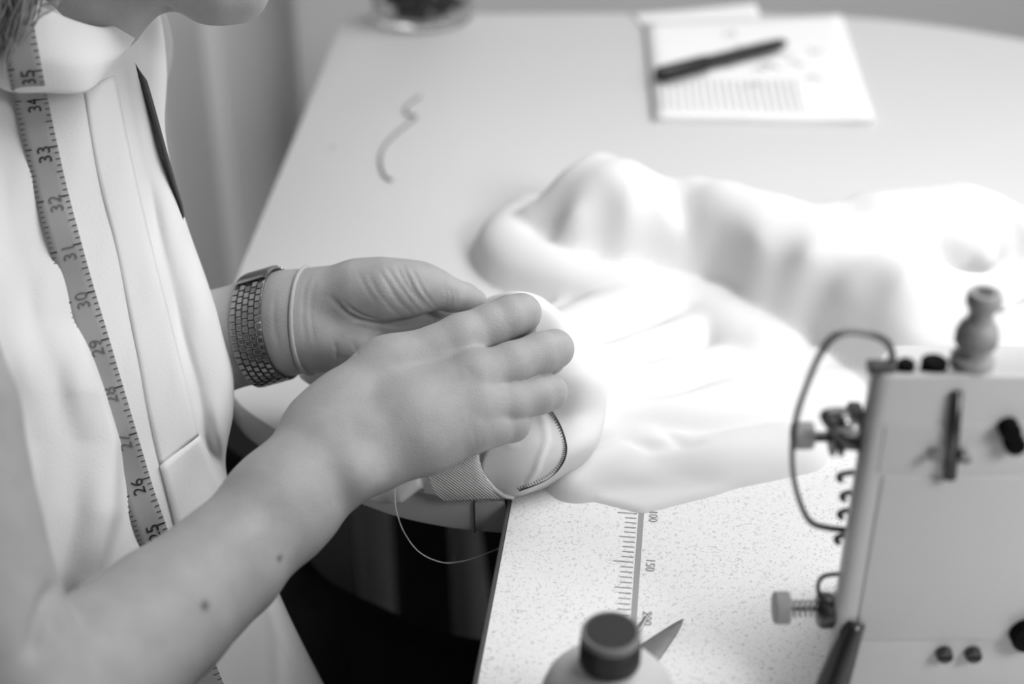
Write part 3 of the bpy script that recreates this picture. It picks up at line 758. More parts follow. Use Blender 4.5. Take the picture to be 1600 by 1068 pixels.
H = np.full(GX.shape, -1.)
def smax(a, b, k): return -smin(-a, -b, k)
def pad(sd, h, r):                                     # flat layer with a rounded rim
    t = np.clip(sd/r, -1, 1); return np.where(t > 0, h*np.sqrt(np.clip(1-(1-t)**2, 0, 1)), sd*1.2)
# flat lower layer running from the hands to the pointed corner
low = poly_region([(800, 768), (835, 764), (1003, 808), (1120, 778), (1238, 736), (1340, 695), (1700, 600), (1800, 420), (1300, 430), (1120, 452), (1010, 440), (950, 444), (880, 472), (800, 500), (770, 600)])
H = smax(H, pad(low, .0022, .003), .0006)
def roll(pts, k=.006, pw=.5, asym=(1, 1)):
    """pts (u, v, height mm, half width mm): a soft roll of cloth along a crest line"""
    global H
    c = cr(np.array([list(ZP(u, v, h)[:2])+[h/1000., w_/1000.] for u, v, h, w_ in pts]), 12*len(pts))
    d, p, s = seg_dist(c[:, :2], GX, GY); i = np.clip(np.round(p).astype(int), 0, len(c)-1); hh = c[i, 2]; ww = c[i, 3]*np.where(s > 0, asym[0], asym[1])
    t = np.clip(d/ww, 0, 1); z = hh*np.clip(1-t*t, 0, 1)**pw; H = smax(H, np.where(t < 1, z, -(d-ww)*1.2), k)
# heap: thin-plate surface through measured heights, closed by a soft rounded rim
BASE = np.array([(760, 350), (780, 382), (804, 402), (850, 421), (910, 437), (975, 444), (1040, 448), (1095, 458), (1135, 480), (1165, 505), (1205, 526), (1260, 552), (1320, 595), (1400, 640), (1500, 660), (1700, 660)], float)
def hv(u, v, adj=0): return max(3., 72*(1-math.exp(-max(0, np.interp(u, BASE[:, 0], BASE[:, 1])-v)/110.))+adj)
CTRL = [(785, 350, 0), (800, 325, -4), (850, 400, 0), (930, 425, 0), (1000, 436, 0), (880, 350, 6), (840, 300, -4), (870, 275, 0), (905, 258, 3), (950, 252, 0), (990, 262, 4), (1030, 290, 2),
 (930, 320, 3), (980, 350, 1), (1030, 395, -3), (1080, 430, 0), (1060, 300, 2), (1100, 360, 0), (1140, 420, 2), (1170, 470, 2), (1080, 280, 2), (1150, 290, 1), (1220, 310, 2), (1270, 325, -2),
 (1290, 318, -6), (1350, 305, 0), (1400, 300, 2), (1470, 295, 3), (1520, 292, 4), (1570, 310, 4), (1620, 340, 2), (1200, 370, 2), (1250, 430, 2), (1300, 480, -2), (1200, 500, 0), (1350, 400, 2),
 (1400, 460, 4), (1350, 530, -4), (1450, 530, -2), (1490, 385, -5), (1512, 408, -6), (1540, 430, 4), (1580, 400, 6), (1560, 480, 4), (1600, 450, 4), (1250, 525, 0), (1400, 570, -2), (1550, 570, 0), (1700, 500, 4), (1700, 380, 2), (1120, 330, 2), (1300, 370, 3)]
CTRL = [(u, v, hv(u, v, a)) for u, v, a in CTRL]
CREST = [(1640, 345), (1570, 308), (1520, 290), (1470, 293), (1400, 298), (1350, 303), (1290, 316), (1220, 306), (1150, 288), (1080, 278), (1030, 286), (990, 260), (950, 247), (905, 256), (868, 276), (835, 300), (800, 322)]
cw = [list(ZP(u, v, h)[:2])+[h/1000.] for u, v, h in CTRL]
for u, v in CREST:
    h = hv(u, v); q = ZP(u, v, h); cw.append([q[0], q[1]+.030, h/1000.-.020]); cw.append([q[0], q[1]+.06, h/1000.-.045])
cw = np.array(cw)
def tps_k(r2): return np.where(r2 > 1e-12, r2*np.log(r2+1e-20), 0)
r2 = ((cw[:, None, :2]-cw[None, :, :2])**2).sum(-1); nC = len(cw); Km = np.zeros((nC+3, nC+3)); Km[:nC, :nC] = tps_k(r2)+np.eye(nC)*3e-6; Km[:nC, nC] = 1; Km[:nC, nC+1:] = cw[:, :2]; Km[nC:, :nC] = Km[:nC, nC:].T
wt_ = np.linalg.solve(Km, np.concatenate([cw[:, 2], [0, 0, 0]]))
T_ = wt_[nC]+wt_[nC+1]*GX+wt_[nC+2]*GY
for k in range(nC): T_ = T_+wt_[k]*tps_k((GX-cw[k, 0])**2+(GY-cw[k, 1])**2)
bk = []
for u, v in CREST:
    q = ZP(u, v, hv(u, v)); q = q[:2]+np.array([0, .030 if u > 900 else .018]); bk.append(proj(np.array([q[0], q[1], TZ]))[:2])
hp = region([(773, 345), (780, 376), (804, 400), (850, 421), (910, 437), (975, 444), (1040, 448), (1095, 458), (1135, 480), (1165, 505), (1205, 527), (1260, 552), (1320, 595), (1400, 640), (1500, 660), (1700, 660), (1800, 520)]+bk, 0, 260)
bkp = np.array([ZP(u, v, 0)[:2] for u, v in bk]); bd, _, _ = seg_dist(bkp, GX, GY)
t = np.clip(hp/.010, 0, 1); rimp = np.sqrt(np.clip(1-(1-t)**2, 0, 1))*np.sqrt(np.clip(1-(1-np.clip(bd/.028, 0, 1))**2, 0, 1))
def ridge(pts, amp, wr, wl=None):
    """soft fold line on the heap: amp mm, widths mm on either side"""
    global T_
    c = cr(np.array([ZP(u, v, hv(u, v))[:2] for u, v, h in pts]), 12*len(pts)); d, p, s = seg_dist(c, GX, GY); w_ = np.where(s > 0, wl or wr, wr)/1000.; q = p/(len(c)-1)
    T_ = T_+amp/1000.*np.exp(-(d/w_)**2)*np.clip(5*np.minimum(q, 1-q), 0, 1)
ridge([(838, 312, 36), (868, 276, 48), (950, 249, 68), (1000, 268, 70), (1050, 325, 64), (1090, 385, 52), (1130, 455, 36)], 4, 14)
ridge([(1028, 285, 68), (1075, 345, 60), (1112, 405, 50), (1150, 470, 36)], -9, 8, 12)
ridge([(1090, 300, 66), (1150, 370, 60), (1195, 440, 48), (1225, 500, 30)], 4, 20)
ridge([(1170, 310, 66), (1240, 370, 62), (1310, 440, 54), (1360, 510, 42)], -2, 16)
ridge([(1240, 330, 62), (1320, 385, 60), (1385, 440, 56), (1430, 520, 42)], 2, 20)
ridge([(1290, 320, 58), (1350, 340, 60), (1430, 358, 60), (1490, 385, 54)], -5, 9, 14)
ridge([(1440, 362, 60), (1490, 386, 54), (1512, 408, 46), (1520, 440, 46)], -16, 8, 7)
ridge([(1530, 330, 70), (1558, 380, 64), (1556, 430, 54)], -3, 6); ridge([(1562, 335, 70), (1586, 390, 64), (1580, 440, 54)], -3, 6)
ridge([(800, 352, 22), (850, 385, 26), (930, 408, 26), (1010, 424, 24), (1080, 436, 24)], 4, 10)
ridge([(846, 330, 38), (880, 368, 34), (950, 396, 32), (1040, 416, 30)], -6, 7)
for k in range(4): ridge([(868+k*15, 312-k*6, 44), (905+k*16, 350-k*3, 44), (960+k*18, 384+k*2, 40), (1030+k*10, 410+k*4, 34)], -2.2+.3*k, 4)
H = smax(H, np.where(hp > 0, np.maximum(T_, .012)*rimp, hp*1.2), .0015)
roll([(826, 312, 24, 24), (799, 340, 25, 26), (808, 370, 25, 26), (852, 391, 24, 25), (920, 410, 22, 23), (1000, 422, 20, 20), (1070, 434, 14, 16)], .005, .5)
# lower folds raying out from the hands
roll([(850, 505, 30, 26), (900, 488, 22, 26), (970, 462, 17, 26), (1050, 452, 15, 26), (1120, 462, 16, 28), (1200, 520, 20, 30)], .006, .6)
roll([(880, 540, 30, 16), (940, 545, 25, 14), (1020, 520, 18, 15), (1100, 500, 11, 22), (1170, 525, 10, 22)], .004, .8)
roll([(900, 580, 28, 17), (960, 585, 23, 16), (1060, 565, 18, 19), (1160, 552, 14, 26), (1260, 556, 15, 26)], .004, .7)
roll([(910, 625, 26, 16), (980, 632, 19, 17), (1080, 624, 16, 20), (1180, 606, 13, 28), (1300, 590, 14, 28)], .004, .7)
roll([(920, 650, 20, 14), (985, 668, 12, 16), (1040, 690, 12, 22), (1120, 700, 11, 24), (1230, 680, 10, 24)], .004, .8)
roll([(900, 735, 12, 16), (960, 706, 14, 16), (1000, 690, 13, 16), (1035, 700, 10, 16)], .003, .7)
roll([(890, 735, 8, 14), (960, 730, 8, 16), (1060, 716, 9, 20), (1160, 704, 9, 22), (1240, 695, 8, 20)], .004, 1.0)
# small creases pressed along lines
def crease(pts, dep, wd):
    global H
    c = cr(np.array([ZP(u, v, h)[:2] for u, v, h in pts]), 10*len(pts)); d, p, s = seg_dist(c, GX, GY); t = p/(len(c)-1)
    H = np.where(H > .002, np.maximum(H-dep/1000.*np.exp(-(d/(wd/1000.))**2)*np.clip(4*np.minimum(t, 1-t), 0, 1), .0015), H)
crease([(960, 690, 10), (1010, 705, 9), (1070, 700, 9), (1100, 690, 9)], 4, 4); crease([(1030, 668, 12), (1055, 690, 10), (1075, 698, 9)], 3.5, 4)
H = np.maximum(H, -.006)
for _ in range(2):
    H[1:-1, 1:-1] = (H[1:-1, 1:-1]*4+H[:-2, 1:-1]+H[2:, 1:-1]+H[1:-1, :-2]+H[1:-1, 2:])/8
H += np.where(H > .004, .0006*np.sin(GX*95+3*np.sin(GY*31))*np.sin(GY*70+2*np.sin(GX*27)), 0)
keep = H > -.0040
idx = -np.ones(GX.shape, int); cell = keep[:-1, :-1] | keep[1:, :-1] | keep[1:, 1:] | keep[:-1, 1:]
use = np.zeros(GX.shape, bool); use[:-1, :-1] |= cell; use[1:, :-1] |= cell; use[1:, 1:] |= cell; use[:-1, 1:] |= cell
idx[use] = np.arange(use.sum()); Vh = np.stack([GX[use], GY[use], TZ+.002+H[use]], 1); ci, cj = np.nonzero(cell)
Qh = np.stack([idx[ci, cj], idx[ci+1, cj], idx[ci+1, cj+1], idx[ci, cj+1]], 1)
link('cloth_heap', npmesh('cloth_heap', Vh, Qh), M['cloth'], gar)
# held waistband: rolled edge between the hands and the table corner
wb = [[(742, 476, .806), (775, 460, .802), (812, 456, .800), (846, 466, .806), (862, 486, .825), (868, 500, .850)],
      [(770, 500, .806), (820, 492, .798), (862, 490, .794), (888, 500, .802), (896, 520, .825), (900, 545, .850)],
      [(790, 545, .803), (850, 532, .788), (892, 530, .784), (922, 540, .796), (928, 560, .822), (930, 580, .850)],
      [(796, 600, .796), (865, 590, .778), (912, 585, .776), (944, 588, .790), (946, 604, .815), (946, 620, .840)],
      [(792, 650, .792), (860, 650, .784), (906, 648, .780), (941, 646, .790), (942, 660, .805), (940, 680, .820)],
      [(762, 700, .774), (838, 702, .768), (890, 698, .766), (926, 692, .778), (925, 706, .790), (920, 715, .800)],
      [(752, 736, .768), (818, 738, .763), (866, 732, .764), (900, 722, .774), (898, 738, .782), (895, 742, .786)],
      [(768, 764, .772), (810, 766, .766), (842, 756, .768), (866, 748, .774), (866, 752, .778), (866, 754, .781)],
      [(800, 777, .776), (815, 773, .774), (828, 768, .775), (838, 765, .777), (838, 766, .779), (838, 767, .780)]]
def band_post(g):
    u, v, d = proj(g); c = CAM-g; c /= np.linalg.norm(c, axis=-1, keepdims=True)
    h = np.zeros(u.shape)
    ln = polyline_u([(845, 640), (852, 665), (855, 690), (845, 715), (838, 735), (825, 755)])
    h += .0016*np.exp(-((u-ln(v))/4.)**2)*np.clip((v-630)/20, 0, 1)*np.clip((765-v)/15, 0, 1)
    h += .0022*np.exp(-(np.hypot((u-798), (v-690)*1.2)/11)**2)-.003*np.exp(-(np.hypot(u-808, v-684)/7)**2)
    h += .0012*np.sin((u+v*.6)/17.)*np.clip((690-v)/120, 0, 1)
    return g+c*h[..., None]
hb_, WG = surf('held_waistband', [[P(*q) for q in r] for r in wb], M['cloth'], gar, 90, 60, .0014, False, band_post)
wbvh = BVHTree.FromPolygons([Vector(p) for p in WG.reshape(-1, 3)], gridfaces(90, 60))
def whit(u, v, off=.0016):
    d = Vector(P(u, v, 1.0)-CAM).normalized(); r = wbvh.ray_cast(Vector(CAM), d)
    return None if r[0] is None else np.array(r[0])-np.array(d)*off
# zigzag stitching
sl = cr(np.array([(855, 634), (866, 648), (877, 668), (884, 690), (885, 706), (880, 722), (868, 738), (852, 750), (832, 759), (812, 766)], float), 130)
zz = []
main = [q for q in (whit(u, v) for u, v in sl) if q is not None]
tube('stitched_seam', main, .00036, M['stitch'], gar, 5)
tn = np.gradient(sl, axis=0); tn /= np.linalg.norm(tn, axis=1)[:, None]; V = []; F = []
for k, (q, t) in enumerate(zip(sl, tn)):
    if k % 3: continue
    n_ = np.array([-t[1], t[0]]); a = whit(*(q-n_*1)); b = whit(*(q+n_*(5.5)+t*1.5))
    if a is None or b is None: continue
    v_, f_ = tubegeo(np.array([a, b]), [.0002, .0002], 4, base=len(V)); V += v_; F += f_
mesh('overlock_stitches', V, F, M['stitch'], gar)['kind'] = 'stuff'
# facing under the hand: ribbed inner face with a turned pale edge
fc = [[(640, 690, .765), (690, 680, .760), (740, 672, .756), (765, 690, .760)], [(664, 722, .766), (700, 716, .761), (738, 706, .758), (748, 708, .761)],
      [(670, 748, .768), (705, 746, .763), (740, 740, .761), (757, 742, .763)], [(678, 768, .770), (712, 766, .766), (750, 764, .765), (775, 764, .767)], [(694, 781, .773), (725, 780, .771), (765, 778, .770), (800, 778, .772)]]
surf('ribbed_facing', [[P(*q) for q in r] for r in fc], M['rib'], gar, 40, 40, .0012)
ed = [whit(u, v, .0006) if whit(u, v) is not None else P(u, v, d) for u, v, d in [(742, 704, .758), (748, 725, .761), (757, 745, .763), (772, 762, .766), (790, 774, .770), (802, 778, .773)]]
ed = [P(u, v, d) for u, v, d in [(742, 702, .758), (747, 725, .762), (756, 745, .764), (772, 763, .767), (788, 774, .769), (802, 777, .772)]]
tube('turned_edge', ed, .0013, M['cloth'], gar, 8, 40)
# little rolled tongue of cloth under the wrist
tg = [[(560, 775, .790), (600, 742, .785), (648, 735, .780), (665, 745, .785)], [(585, 782, .788), (612, 756, .776), (648, 744, .772), (664, 752, .778)], [(610, 785, .787), (622, 772, .772), (650, 757, .770), (662, 760, .776)],
      [(622, 784, .778), (628, 783, .772), (654, 763, .773), (662, 764, .778)], [(626, 780, .784), (634, 778, .780), (655, 764, .780), (662, 766, .784)]]
surf('cloth_tongue', [[P(*q) for q in r] for r in tg], M['cloth'], gar, 30, 30, .0012)
# cloth lying under the wrists on the worktable
ul = [[(468, 575, .835), (500, 558, .830), (545, 560, .825), (600, 580, .820)], [(470, 590, .825), (505, 572, .812), (550, 575, .806), (610, 600, .80)], [(490, 605, .812), (520, 590, .800), (560, 600, .795), (620, 630, .79)], [(505, 622, .810), (530, 620, .800), (570, 640, .795), (640, 670, .79)]]
surf('cloth_under_wrist', [[P(*q) for q in r] for r in ul], M['cloth'], gar, 30, 30, .0012)
# sewing thread hanging from the work
th = tube('sewing_thread', [P(*q) for q in [(618, 735, .765), (617, 775, .764), (620, 800, .765), (632, 832, .768), (655, 862, .772), (690, 878, .776), (725, 876, .780), (755, 866, .783), (790, 852, .79)]], .00028, M['wthread'], None, 6, 80)
tag(th, 'fine white sewing thread looping below the hands in front of the table edge', 'thread')
# ------------------------------------------------------------------ things on the worktable
nb = empty('notepad', PZ(1190, 110, TZ)); tag(nb, 'ruled white notepad with curled corners under the black pen', 'notepad')
cn = [PZ(u, v, TZ+.004)[:2] for u, v in [(1022, 184), (1366, 190), (1314, 24), (1008, 36)]]
def pagegrid(c, z, lift, n=16):
    g = []
    for i in range(n):
        for j in range(n):
            s, t = i/(n-1), j/(n-1); p = (1-t)*((1-s)*c[0]+s*c[1])+t*((1-s)*c[3]+s*c[2])
            g.append((p[0], p[1], z+lift*(max(0, s+(1-t)-1.55)*2)**2+.0006*math.sin(5*s+3*t)))
    return g
for k in range(3):
    o = mesh('page', pagegrid([p+np.array([.0003*k, -.0002*k]) for p in cn], TZ+.0012+.0014*(2-k), .004), gridfaces(16, 16), M['paper'], nb); o.modifiers.new('t', 'SOLIDIFY').thickness = .0009
o = box('backing_board', (0, 0, 0), (1, 1, 1), M['paper'], nb)
for v in o.data.vertices:
    s, t = v.co.x, v.co.y; p = (1-t)*((1-s)*cn[0]+s*cn[1])+t*((1-s)*cn[3]+s*cn[2]); v.co = (p[0], p[1], TZ+.0001+v.co.z*.0006)
def onpage(s, t, z=.0062):
    p = (1-t)*((1-s)*cn[0]+s*cn[1])+t*((1-s)*cn[3]+s*cn[2]); return np.array([p[0], p[1], TZ+z])
M['rule'] = mat('pale_rule', .42, .9)
for k in range(19):
    s = .03+.036*k; tube('ruled_line', [onpage(s, .05), onpage(s, .34)], .0005, M['rule'], nb, 4)
rs = np.random.RandomState(3)
for k in range(16):
    s, t = rs.uniform(.35, .8), rs.uniform(.15, .85); q = [onpage(s+.02*i*rs.uniform(.5, 1.5), t+rs.uniform(-.03, .03)) for i in range(4)]
    tube('pencil_scribble', q, .0006, M['rule'], nb, 4, 12)
sh = [PZ(u, v, TZ+.0005)[:2] for u, v in [(1030, 75), (1205, 70), (1180, 6), (985, 22)]]
ps = mesh('paper_sheet', pagegrid(sh, TZ+.0004, 0), gridfaces(16, 16), M['paper']); ps.modifiers.new('t', 'SOLIDIFY').thickness = .0004
tag(ps, 'loose white paper sheet sticking out from beneath the notepad', 'paper')
# pen
pen = empty('pen', PZ(1125, 92, TZ+.007)); tag(pen, 'black ballpoint pen lying diagonally on the notepad', 'pen')
pa, pb = PZ(1026, 117, TZ+.0130), PZ(1230, 66, TZ+.0130); pd = (pb-pa)/np.linalg.norm(pb-pa); PL = np.linalg.norm(pb-pa)
lathe('barrel', [(.0045, PL*.36), (.0062, PL*.37), (.0062, PL*.8), (.0055, PL*.93), (.0030, PL*.985), (.0008, PL)], M['dark'], pen, pa, pd, 24)
lathe('cap', [(.004, 0), (.0066, .002), (.0074, .006), (.0074, PL*.36), (.0068, PL*.375)], M['dark'], pen, pa, pd, 24)
cn_ = np.cross(pd, [0, 0, 1]); cn_ /= np.linalg.norm(cn_)
if proj(pa+cn_*.01)[1] < proj(pa)[1]: cn_ = -cn_
tube('clip', [pa+pd*.006+cn_*.004, pa+pd*.008+cn_*.0115, pa+pd*.03+cn_*.0118, pa+pd*PL*.33+cn_*.010, pa+pd*PL*.36+cn_*.0068], [.0022, .0022, .002, .0018, .0012], M['dark'], pen, 8, 24)
# grey thread on the table and a crumb
st_ = tube('thread_scrap', [PZ(u, v, TZ+.0014) for u, v in [(657, 150), (645, 158), (634, 168), (636, 178), (650, 182), (642, 190), (622, 206), (603, 225), (595, 245), (597, 265), (604, 277), (613, 281)]], .0010, M['thread'], None, 6, 80)
tag(st_, 'curly grey thread scrap lying on the pale worktable', 'thread')
q = PZ(520, 231, TZ); lo = lathe('lint_speck', [(.0008, 0), (.002, .0004), (.0018, .001), (.0006, .0014)], M['rule'], None, q, (0, 0, 1), 10); tag(lo, 'tiny pale lint speck on the table near the left table edge', 'speck')
# glass jar with dark clips
jc = PZ(660, 27, TZ); jr = .052
jar = empty('glass_jar', jc); tag(jar, 'clear glass jar holding dark clips at the back of the table', 'jar')
lathe('glass_wall', [(.004, .0005), (jr-.008, .0005), (jr-.001, .004), (jr, .012), (jr, .085), (jr-.002, .09), (jr-.003, .085), (jr-.003, .014), (jr-.008, .007), (.004, .006)], M['glass'], jar, jc, (0, 0, 1), 40)
cm = None
rs = np.random.RandomState(11)
for k in range(36):
    a = rs.uniform(0, 6.28); r = jr*.62*math.sqrt(rs.rand()); z = .006+.03*rs.rand()**1.3; th_ = rs.uniform(0, 6.28); ti = rs.uniform(-.7, .7)
    pts = []
    for t in np.linspace(-2.3, 2.3, 14): pts.append((.011*math.cos(t), .0075*math.sin(t), 0.))
    R3 = np.array(Matrix.Rotation(th_, 3, 'Z') @ Matrix.Rotation(ti, 3, 'X')); cpt = np.array(jc)+[r*math.cos(a), r*math.sin(a), z+.004]
    o = tube('dark_clip', [cpt+R3@np.array(p) for p in pts], .0028, M['dark'], None, 6); tag(o, 'small dark curved clip in the glass jar', 'clip', 'dark clips in the glass jar')
# ------------------------------------------------------------------ things on the sewing table
bc = np.array([.0, .0, 0]); q = P(955, 985, .575); bx_, by_ = q[0], q[1]; bt = q[2]; z0 = TZ+.002
bot_ = empty('oil_bottle', (bx_, by_, z0)); tag(bot_, 'squat pale bottle with a black screw cap at the table front', 'bottle')
CR = .0122; ch = .017; zc = bt-ch
nk = zc-.002-z0
lathe('bottle_body', [(.022, 0), (.027, .001), (.029, .004), (.029, nk*.62), (.0285, nk*.70), (.0265, nk*.80), (.022, nk*.90), (.0165, nk*.97), (.0125, nk), (.0115, nk+.001), (.0108, nk+.003)], M['bottle'], bot_, (bx_, by_, z0), (0, 0, 1), 48)
cap_ = lathe('screw_cap', [(CR-.0006, 0), (CR, .0006), (CR, ch-.004), (CR-.0004, ch-.0035)], M['cap'], bot_, (bx_, by_, zc), (0, 0, 1), 48)
lathe('cap_rim', [(CR-.0003, ch-.0036), (CR, ch-.003), (CR, ch-.0008), (CR-.0006, ch), (CR-.0016, ch)], M['capring'], cap_, (bx_, by_, zc), (0, 0, 1), 48)
lathe('cap_top', [(CR-.0017, ch-.001), (CR-.0017, ch+.0002)], M['cap'], cap_, (bx_, by_, zc), (0, 0, 1), 48)
for k in range(40):
    a = 2*math.pi*k/40; c = np.array([bx_+CR*math.cos(a), by_+CR*math.sin(a), zc]); tube('grip_rib', [c+[0, 0, .001], c+[0, 0, ch-.005]], .0004, M['cap'], cap_, 4)
# scissors (open blades past the bottle)
scs = empty('scissors', PZ(985, 1010, z0)); tag(scs, 'steel scissors with open pointed blades lying behind the bottle', 'scissors')
pv = PZ(940, 1075, z0)
def blade(tip, w0, bow, z, m):
    t = PZ(*tip, z0); d = (t-pv)[:2]; L = np.linalg.norm(d); d = d/L; n = np.array([-d[1], d[0]]); outl = []
    for s in np.linspace(0, 1, 14): outl.append(pv[:2]+d*L*s+n*(w0*(1-s)**.7*bow[0]))
    for s in np.linspace(1, 0, 14)[1:]: outl.append(pv[:2]+d*L*s+n*(w0*(1-s)**.75*bow[1]))
    return prism('blade', outl, z, z+.0016, m, scs, .0003)
blade((1068, 969), .019, (.35, -.75), z0+.0002, M['blade']); blade((1016, 962), .0075, (.5, -.5), z0+.0022, M['steel'])
lathe('pivot_screw', [(.003, 0), (.003, .005), (.002, .0056)], M['steel'], scs, (pv[0], pv[1], z0), (0, 0, 1), 16)
for (dx, dy) in ((-.022, -.06), (.016, -.066)):
    cc = pv+np.array([dx, dy, .0045]); tube('handle', [cc+np.array([.014*math.cos(a), .022*math.sin(a), 0]) for a in np.linspace(0, 6.283, 25)[:-1]], .0035, M['dark'], scs, 8, None, True)
    tube('shank', [pv+np.array([0, 0, .003]), cc+np.array([-dx*.25, .02, 0])], .003, M['dark'], scs, 8)
# ------------------------------------------------------------------ sewing machine
MY = .461
sm = empty('sewing_machine', (.22, .5, z0)); tag(sm, 'light grey sewing machine head standing at the right of the speckled table', 'sewing machine')
def mp(u, v, dy=0.0): return PY(u, v, MY+dy)
xL = .137; zT = .932
def machine_body():
    # rounded section in x (left corner) and y (top edge), swept as a prism of outline in XZ with bevel
    bm = bmesh.new(); bmesh.ops.create_cube(bm, size=1)
    lo = np.array([xL, MY, z0]); hi = np.array([xL+.24, MY+.085, zT])
    for v in bm.verts: v.co = Vector((lo+hi)/2+np.array(v.co)*(hi-lo))
    for v in bm.verts:
        if v.co.y > MY+.05 and v.co.x < xL+.01: v.co.x += .034
        if v.co.z > .9 and v.co.y > MY+.05: v.co.z -= .040
    e = [e for e in bm.edges if (abs(e.verts[0].co.x-xL) < 1e-5 and abs(e.verts[1].co.x-xL) < 1e-5 and min(e.verts[0].co.y, e.verts[1].co.y) < MY+.01 and abs(e.verts[0].co.z-e.verts[1].co.z) > .05)]
    bmesh.ops.bevel(bm, geom=e, offset=.010, segments=6, affect='EDGES', profile=.5)
    e = [e for e in bm.edges if e.verts[0].co.z > zT-.04 and e.verts[1].co.z > zT-.04]
    bmesh.ops.bevel(bm, geom=e, offset=.003, segments=3, affect='EDGES', profile=.5)
    return autosmooth(bmobj('machine_body', bm, M['paint'], sm), 40)
mb = machine_body()
# raised cover plates on the front face
a, b = mp(1368, 665), mp(1640, 665)
box('front_cover', (xL+.012, MY-.0008, mp(1400, 1000)[2]), (xL+.235, MY+.002, mp(1400, 742)[2]), M['paint'], sm, .0015)
box('upper_cover', (xL+.010, MY-.0005, mp(1400, 740)[2]), (xL+.235, MY+.002, mp(1400, 662)[2]), M['paint'], sm, .001)
box('side_flange', (xL-.002, MY+.006, mp(1330, 720)[2]), (xL+.004, MY+.016, mp(1345, 660)[2]), M['gun'], sm, .0015)
# needle bar slot
sa, sb_ = mp(1496, 612, -.0012), mp(1484, 746, -.0032)
tube('slot', [sa, sb_], [.0022, .0026], M['gun'], sm, 10)
tube('slot_groove', [sa+[.0012, -.0012, 0], sb_+[.0012, -.0012, 0]], [.0008, .0009], M['black'], sm, 8)
def screw(u, v, r, m, dy=-.003, nm='screw'):
    p = mp(u, v); p[1] = MY+dy; o = lathe(nm, [(r*.9, .003), (r, .0022), (r, -.004)][::-1], m, sm, p, (0, -1, 0), 20)
    box('screw_slot', p+np.array([-r*.8, -.0034, -r*.12]), p+np.array([r*.8, -.0028, r*.12]), M['black'], o)
screw(1456, 703, .0022, M['satin']); screw(1502, 706, .0026, M['satin'])
screw(1574, 664, .0042, M['black']); screw(1582, 686, .0042, M['black'])
screw(1474, 1018, .0036, M['gun'], -.001); screw(1519, 1018, .0036, M['gun'], -.001); screw(1604, 985, .008, M['black'])
def topscrew(u, v, r, nm, m):
    p = PZ(u, v, zT); lathe(nm, [(r, -.004), (r, .0012), (r*.8, .002), (r*.5, .0016)], m, sm, (p[0], MY+.0075 if r > .004 else MY+.006, zT), (0, 0, 1), 24)
topscrew(1466, 580, .0052, 'oil_plug', M['black']); topscrew(1425, 592, .0036, 'top_screw', M['black'])
box('guard_clip', (xL+.001, MY+.002, zT-.002), (xL+.012, MY+.008, zT+.002), M['gun'], sm, .0008)
# presser pressure regulator
pk = PZ(1531, 588, zT); kx = pk[0]; ky = MY+.009
def kz(v): return PY(1531, v, ky)[2]
h_ = [kz(v)-zT for v in (590, 577, 560, 545, 538, 515, 508, 500, 485, 478, 462, 456)]
lathe('regulator_collar', [(.0085, -.002), (.0085, .0022), (.0062, .003), (.0058, h_[3])], M['knob'], sm, (kx, ky, zT), (0, 0, 1), 32)
kn = lathe('regulator_nut', [(.0058, h_[3]), (.0076, h_[4]), (.0079, h_[4]+.001), (.0079, h_[5]), (.0072, h_[6]), (.0052, h_[7])], M['knob'], sm, (kx, ky, zT), (0, 0, 1), 40)
for k in range(36):
    a = 2*math.pi*k/36; c = np.array([kx+.0079*math.cos(a), ky+.0079*math.sin(a), zT]); tube('knurl', [c+[0, 0, h_[4]+.001], c+[0, 0, h_[5]-.0005]], .00038, M['knob'], kn, 4)
lathe('regulator_stem', [(.0050, h_[7]-.002), (.0048, h_[8]), (.0062, h_[9]), (.0068, h_[9]+.001), (.0068, h_[10]), (.0060, h_[11]), (.0036, h_[11]), (.0034, h_[11]-.001)], M['knob'], sm, (kx, ky, zT), (0, 0, 1), 36)
lathe('regulator_socket', [(.0036, h_[11]-.002), (.0036, h_[11]+.0002)], M['gun'], sm, (kx, ky, zT), (0, 0, 1), 20)
tube('thread_guide_wire', [PY(1562, 486, ky), PY(1600, 468, ky+.006), PY(1660, 450, ky+.02), PY(1680, 560, ky+.02)], .0011, M['satin'], sm, 8, 30)
# take-up guard wire
gp = [(1396, 596, .005), (1394, 555, .005), (1386, 535, .004), (1364, 523, .003), (1328, 518, .002), (1300, 528, 0), (1280, 556, -.002), (1262, 598, -.002), (1246, 645, 0), (1238, 695, 0), (1240, 745, .004), (1252, 790, .006), (1268, 816, .008), (1292, 824, .010), (1325, 828, .012)]
tube('take_up_guard', [mp(*g_) for g_ in gp], [.0014, .0014, .0014, .0014, .0014, .0014, .0013, .0012, .0012, .0011, .0011, .0012, .0013, .0014, .0014], M['gun'], sm, 8, 90)
# upper tension unit on the left flank
def side_lathe(nm, prof, u, v, dy, m, n=24):
    p = mp(u, v, dy); return lathe(nm, prof, m, sm, (p[0], p[1], p[2]), (-1, 0, 0), n)
side_lathe('tension_post', [(.0022, -.022), (.0022, .012)], 1300, 682, .012, M['gun'])
side_lathe('tension_disc', [(.002, 0), (.0085, .0008), (.009, .0015), (.004, .003)], 1318, 680, .012, M['gun'])
side_lathe('tension_disc', [(.004, 0), (.009, .0014), (.0085, .002), (.002, .003)], 1306, 680, .012, M['gun'])
side_lathe('tension_knob', [(.003, 0), (.0055, .0006), (.0058, .0015), (.0058, .008), (.005, .009), (.002, .0092)], 1272, 680, .012, M['knob'])
tube('check_spring', [mp(1340, 648, .008), mp(1310, 642, .006), mp(1288, 648, .004), mp(1296, 664, .004), mp(1320, 690, .004), mp(1344, 700, .006)], .0018, M['gun'], sm, 8, 40)
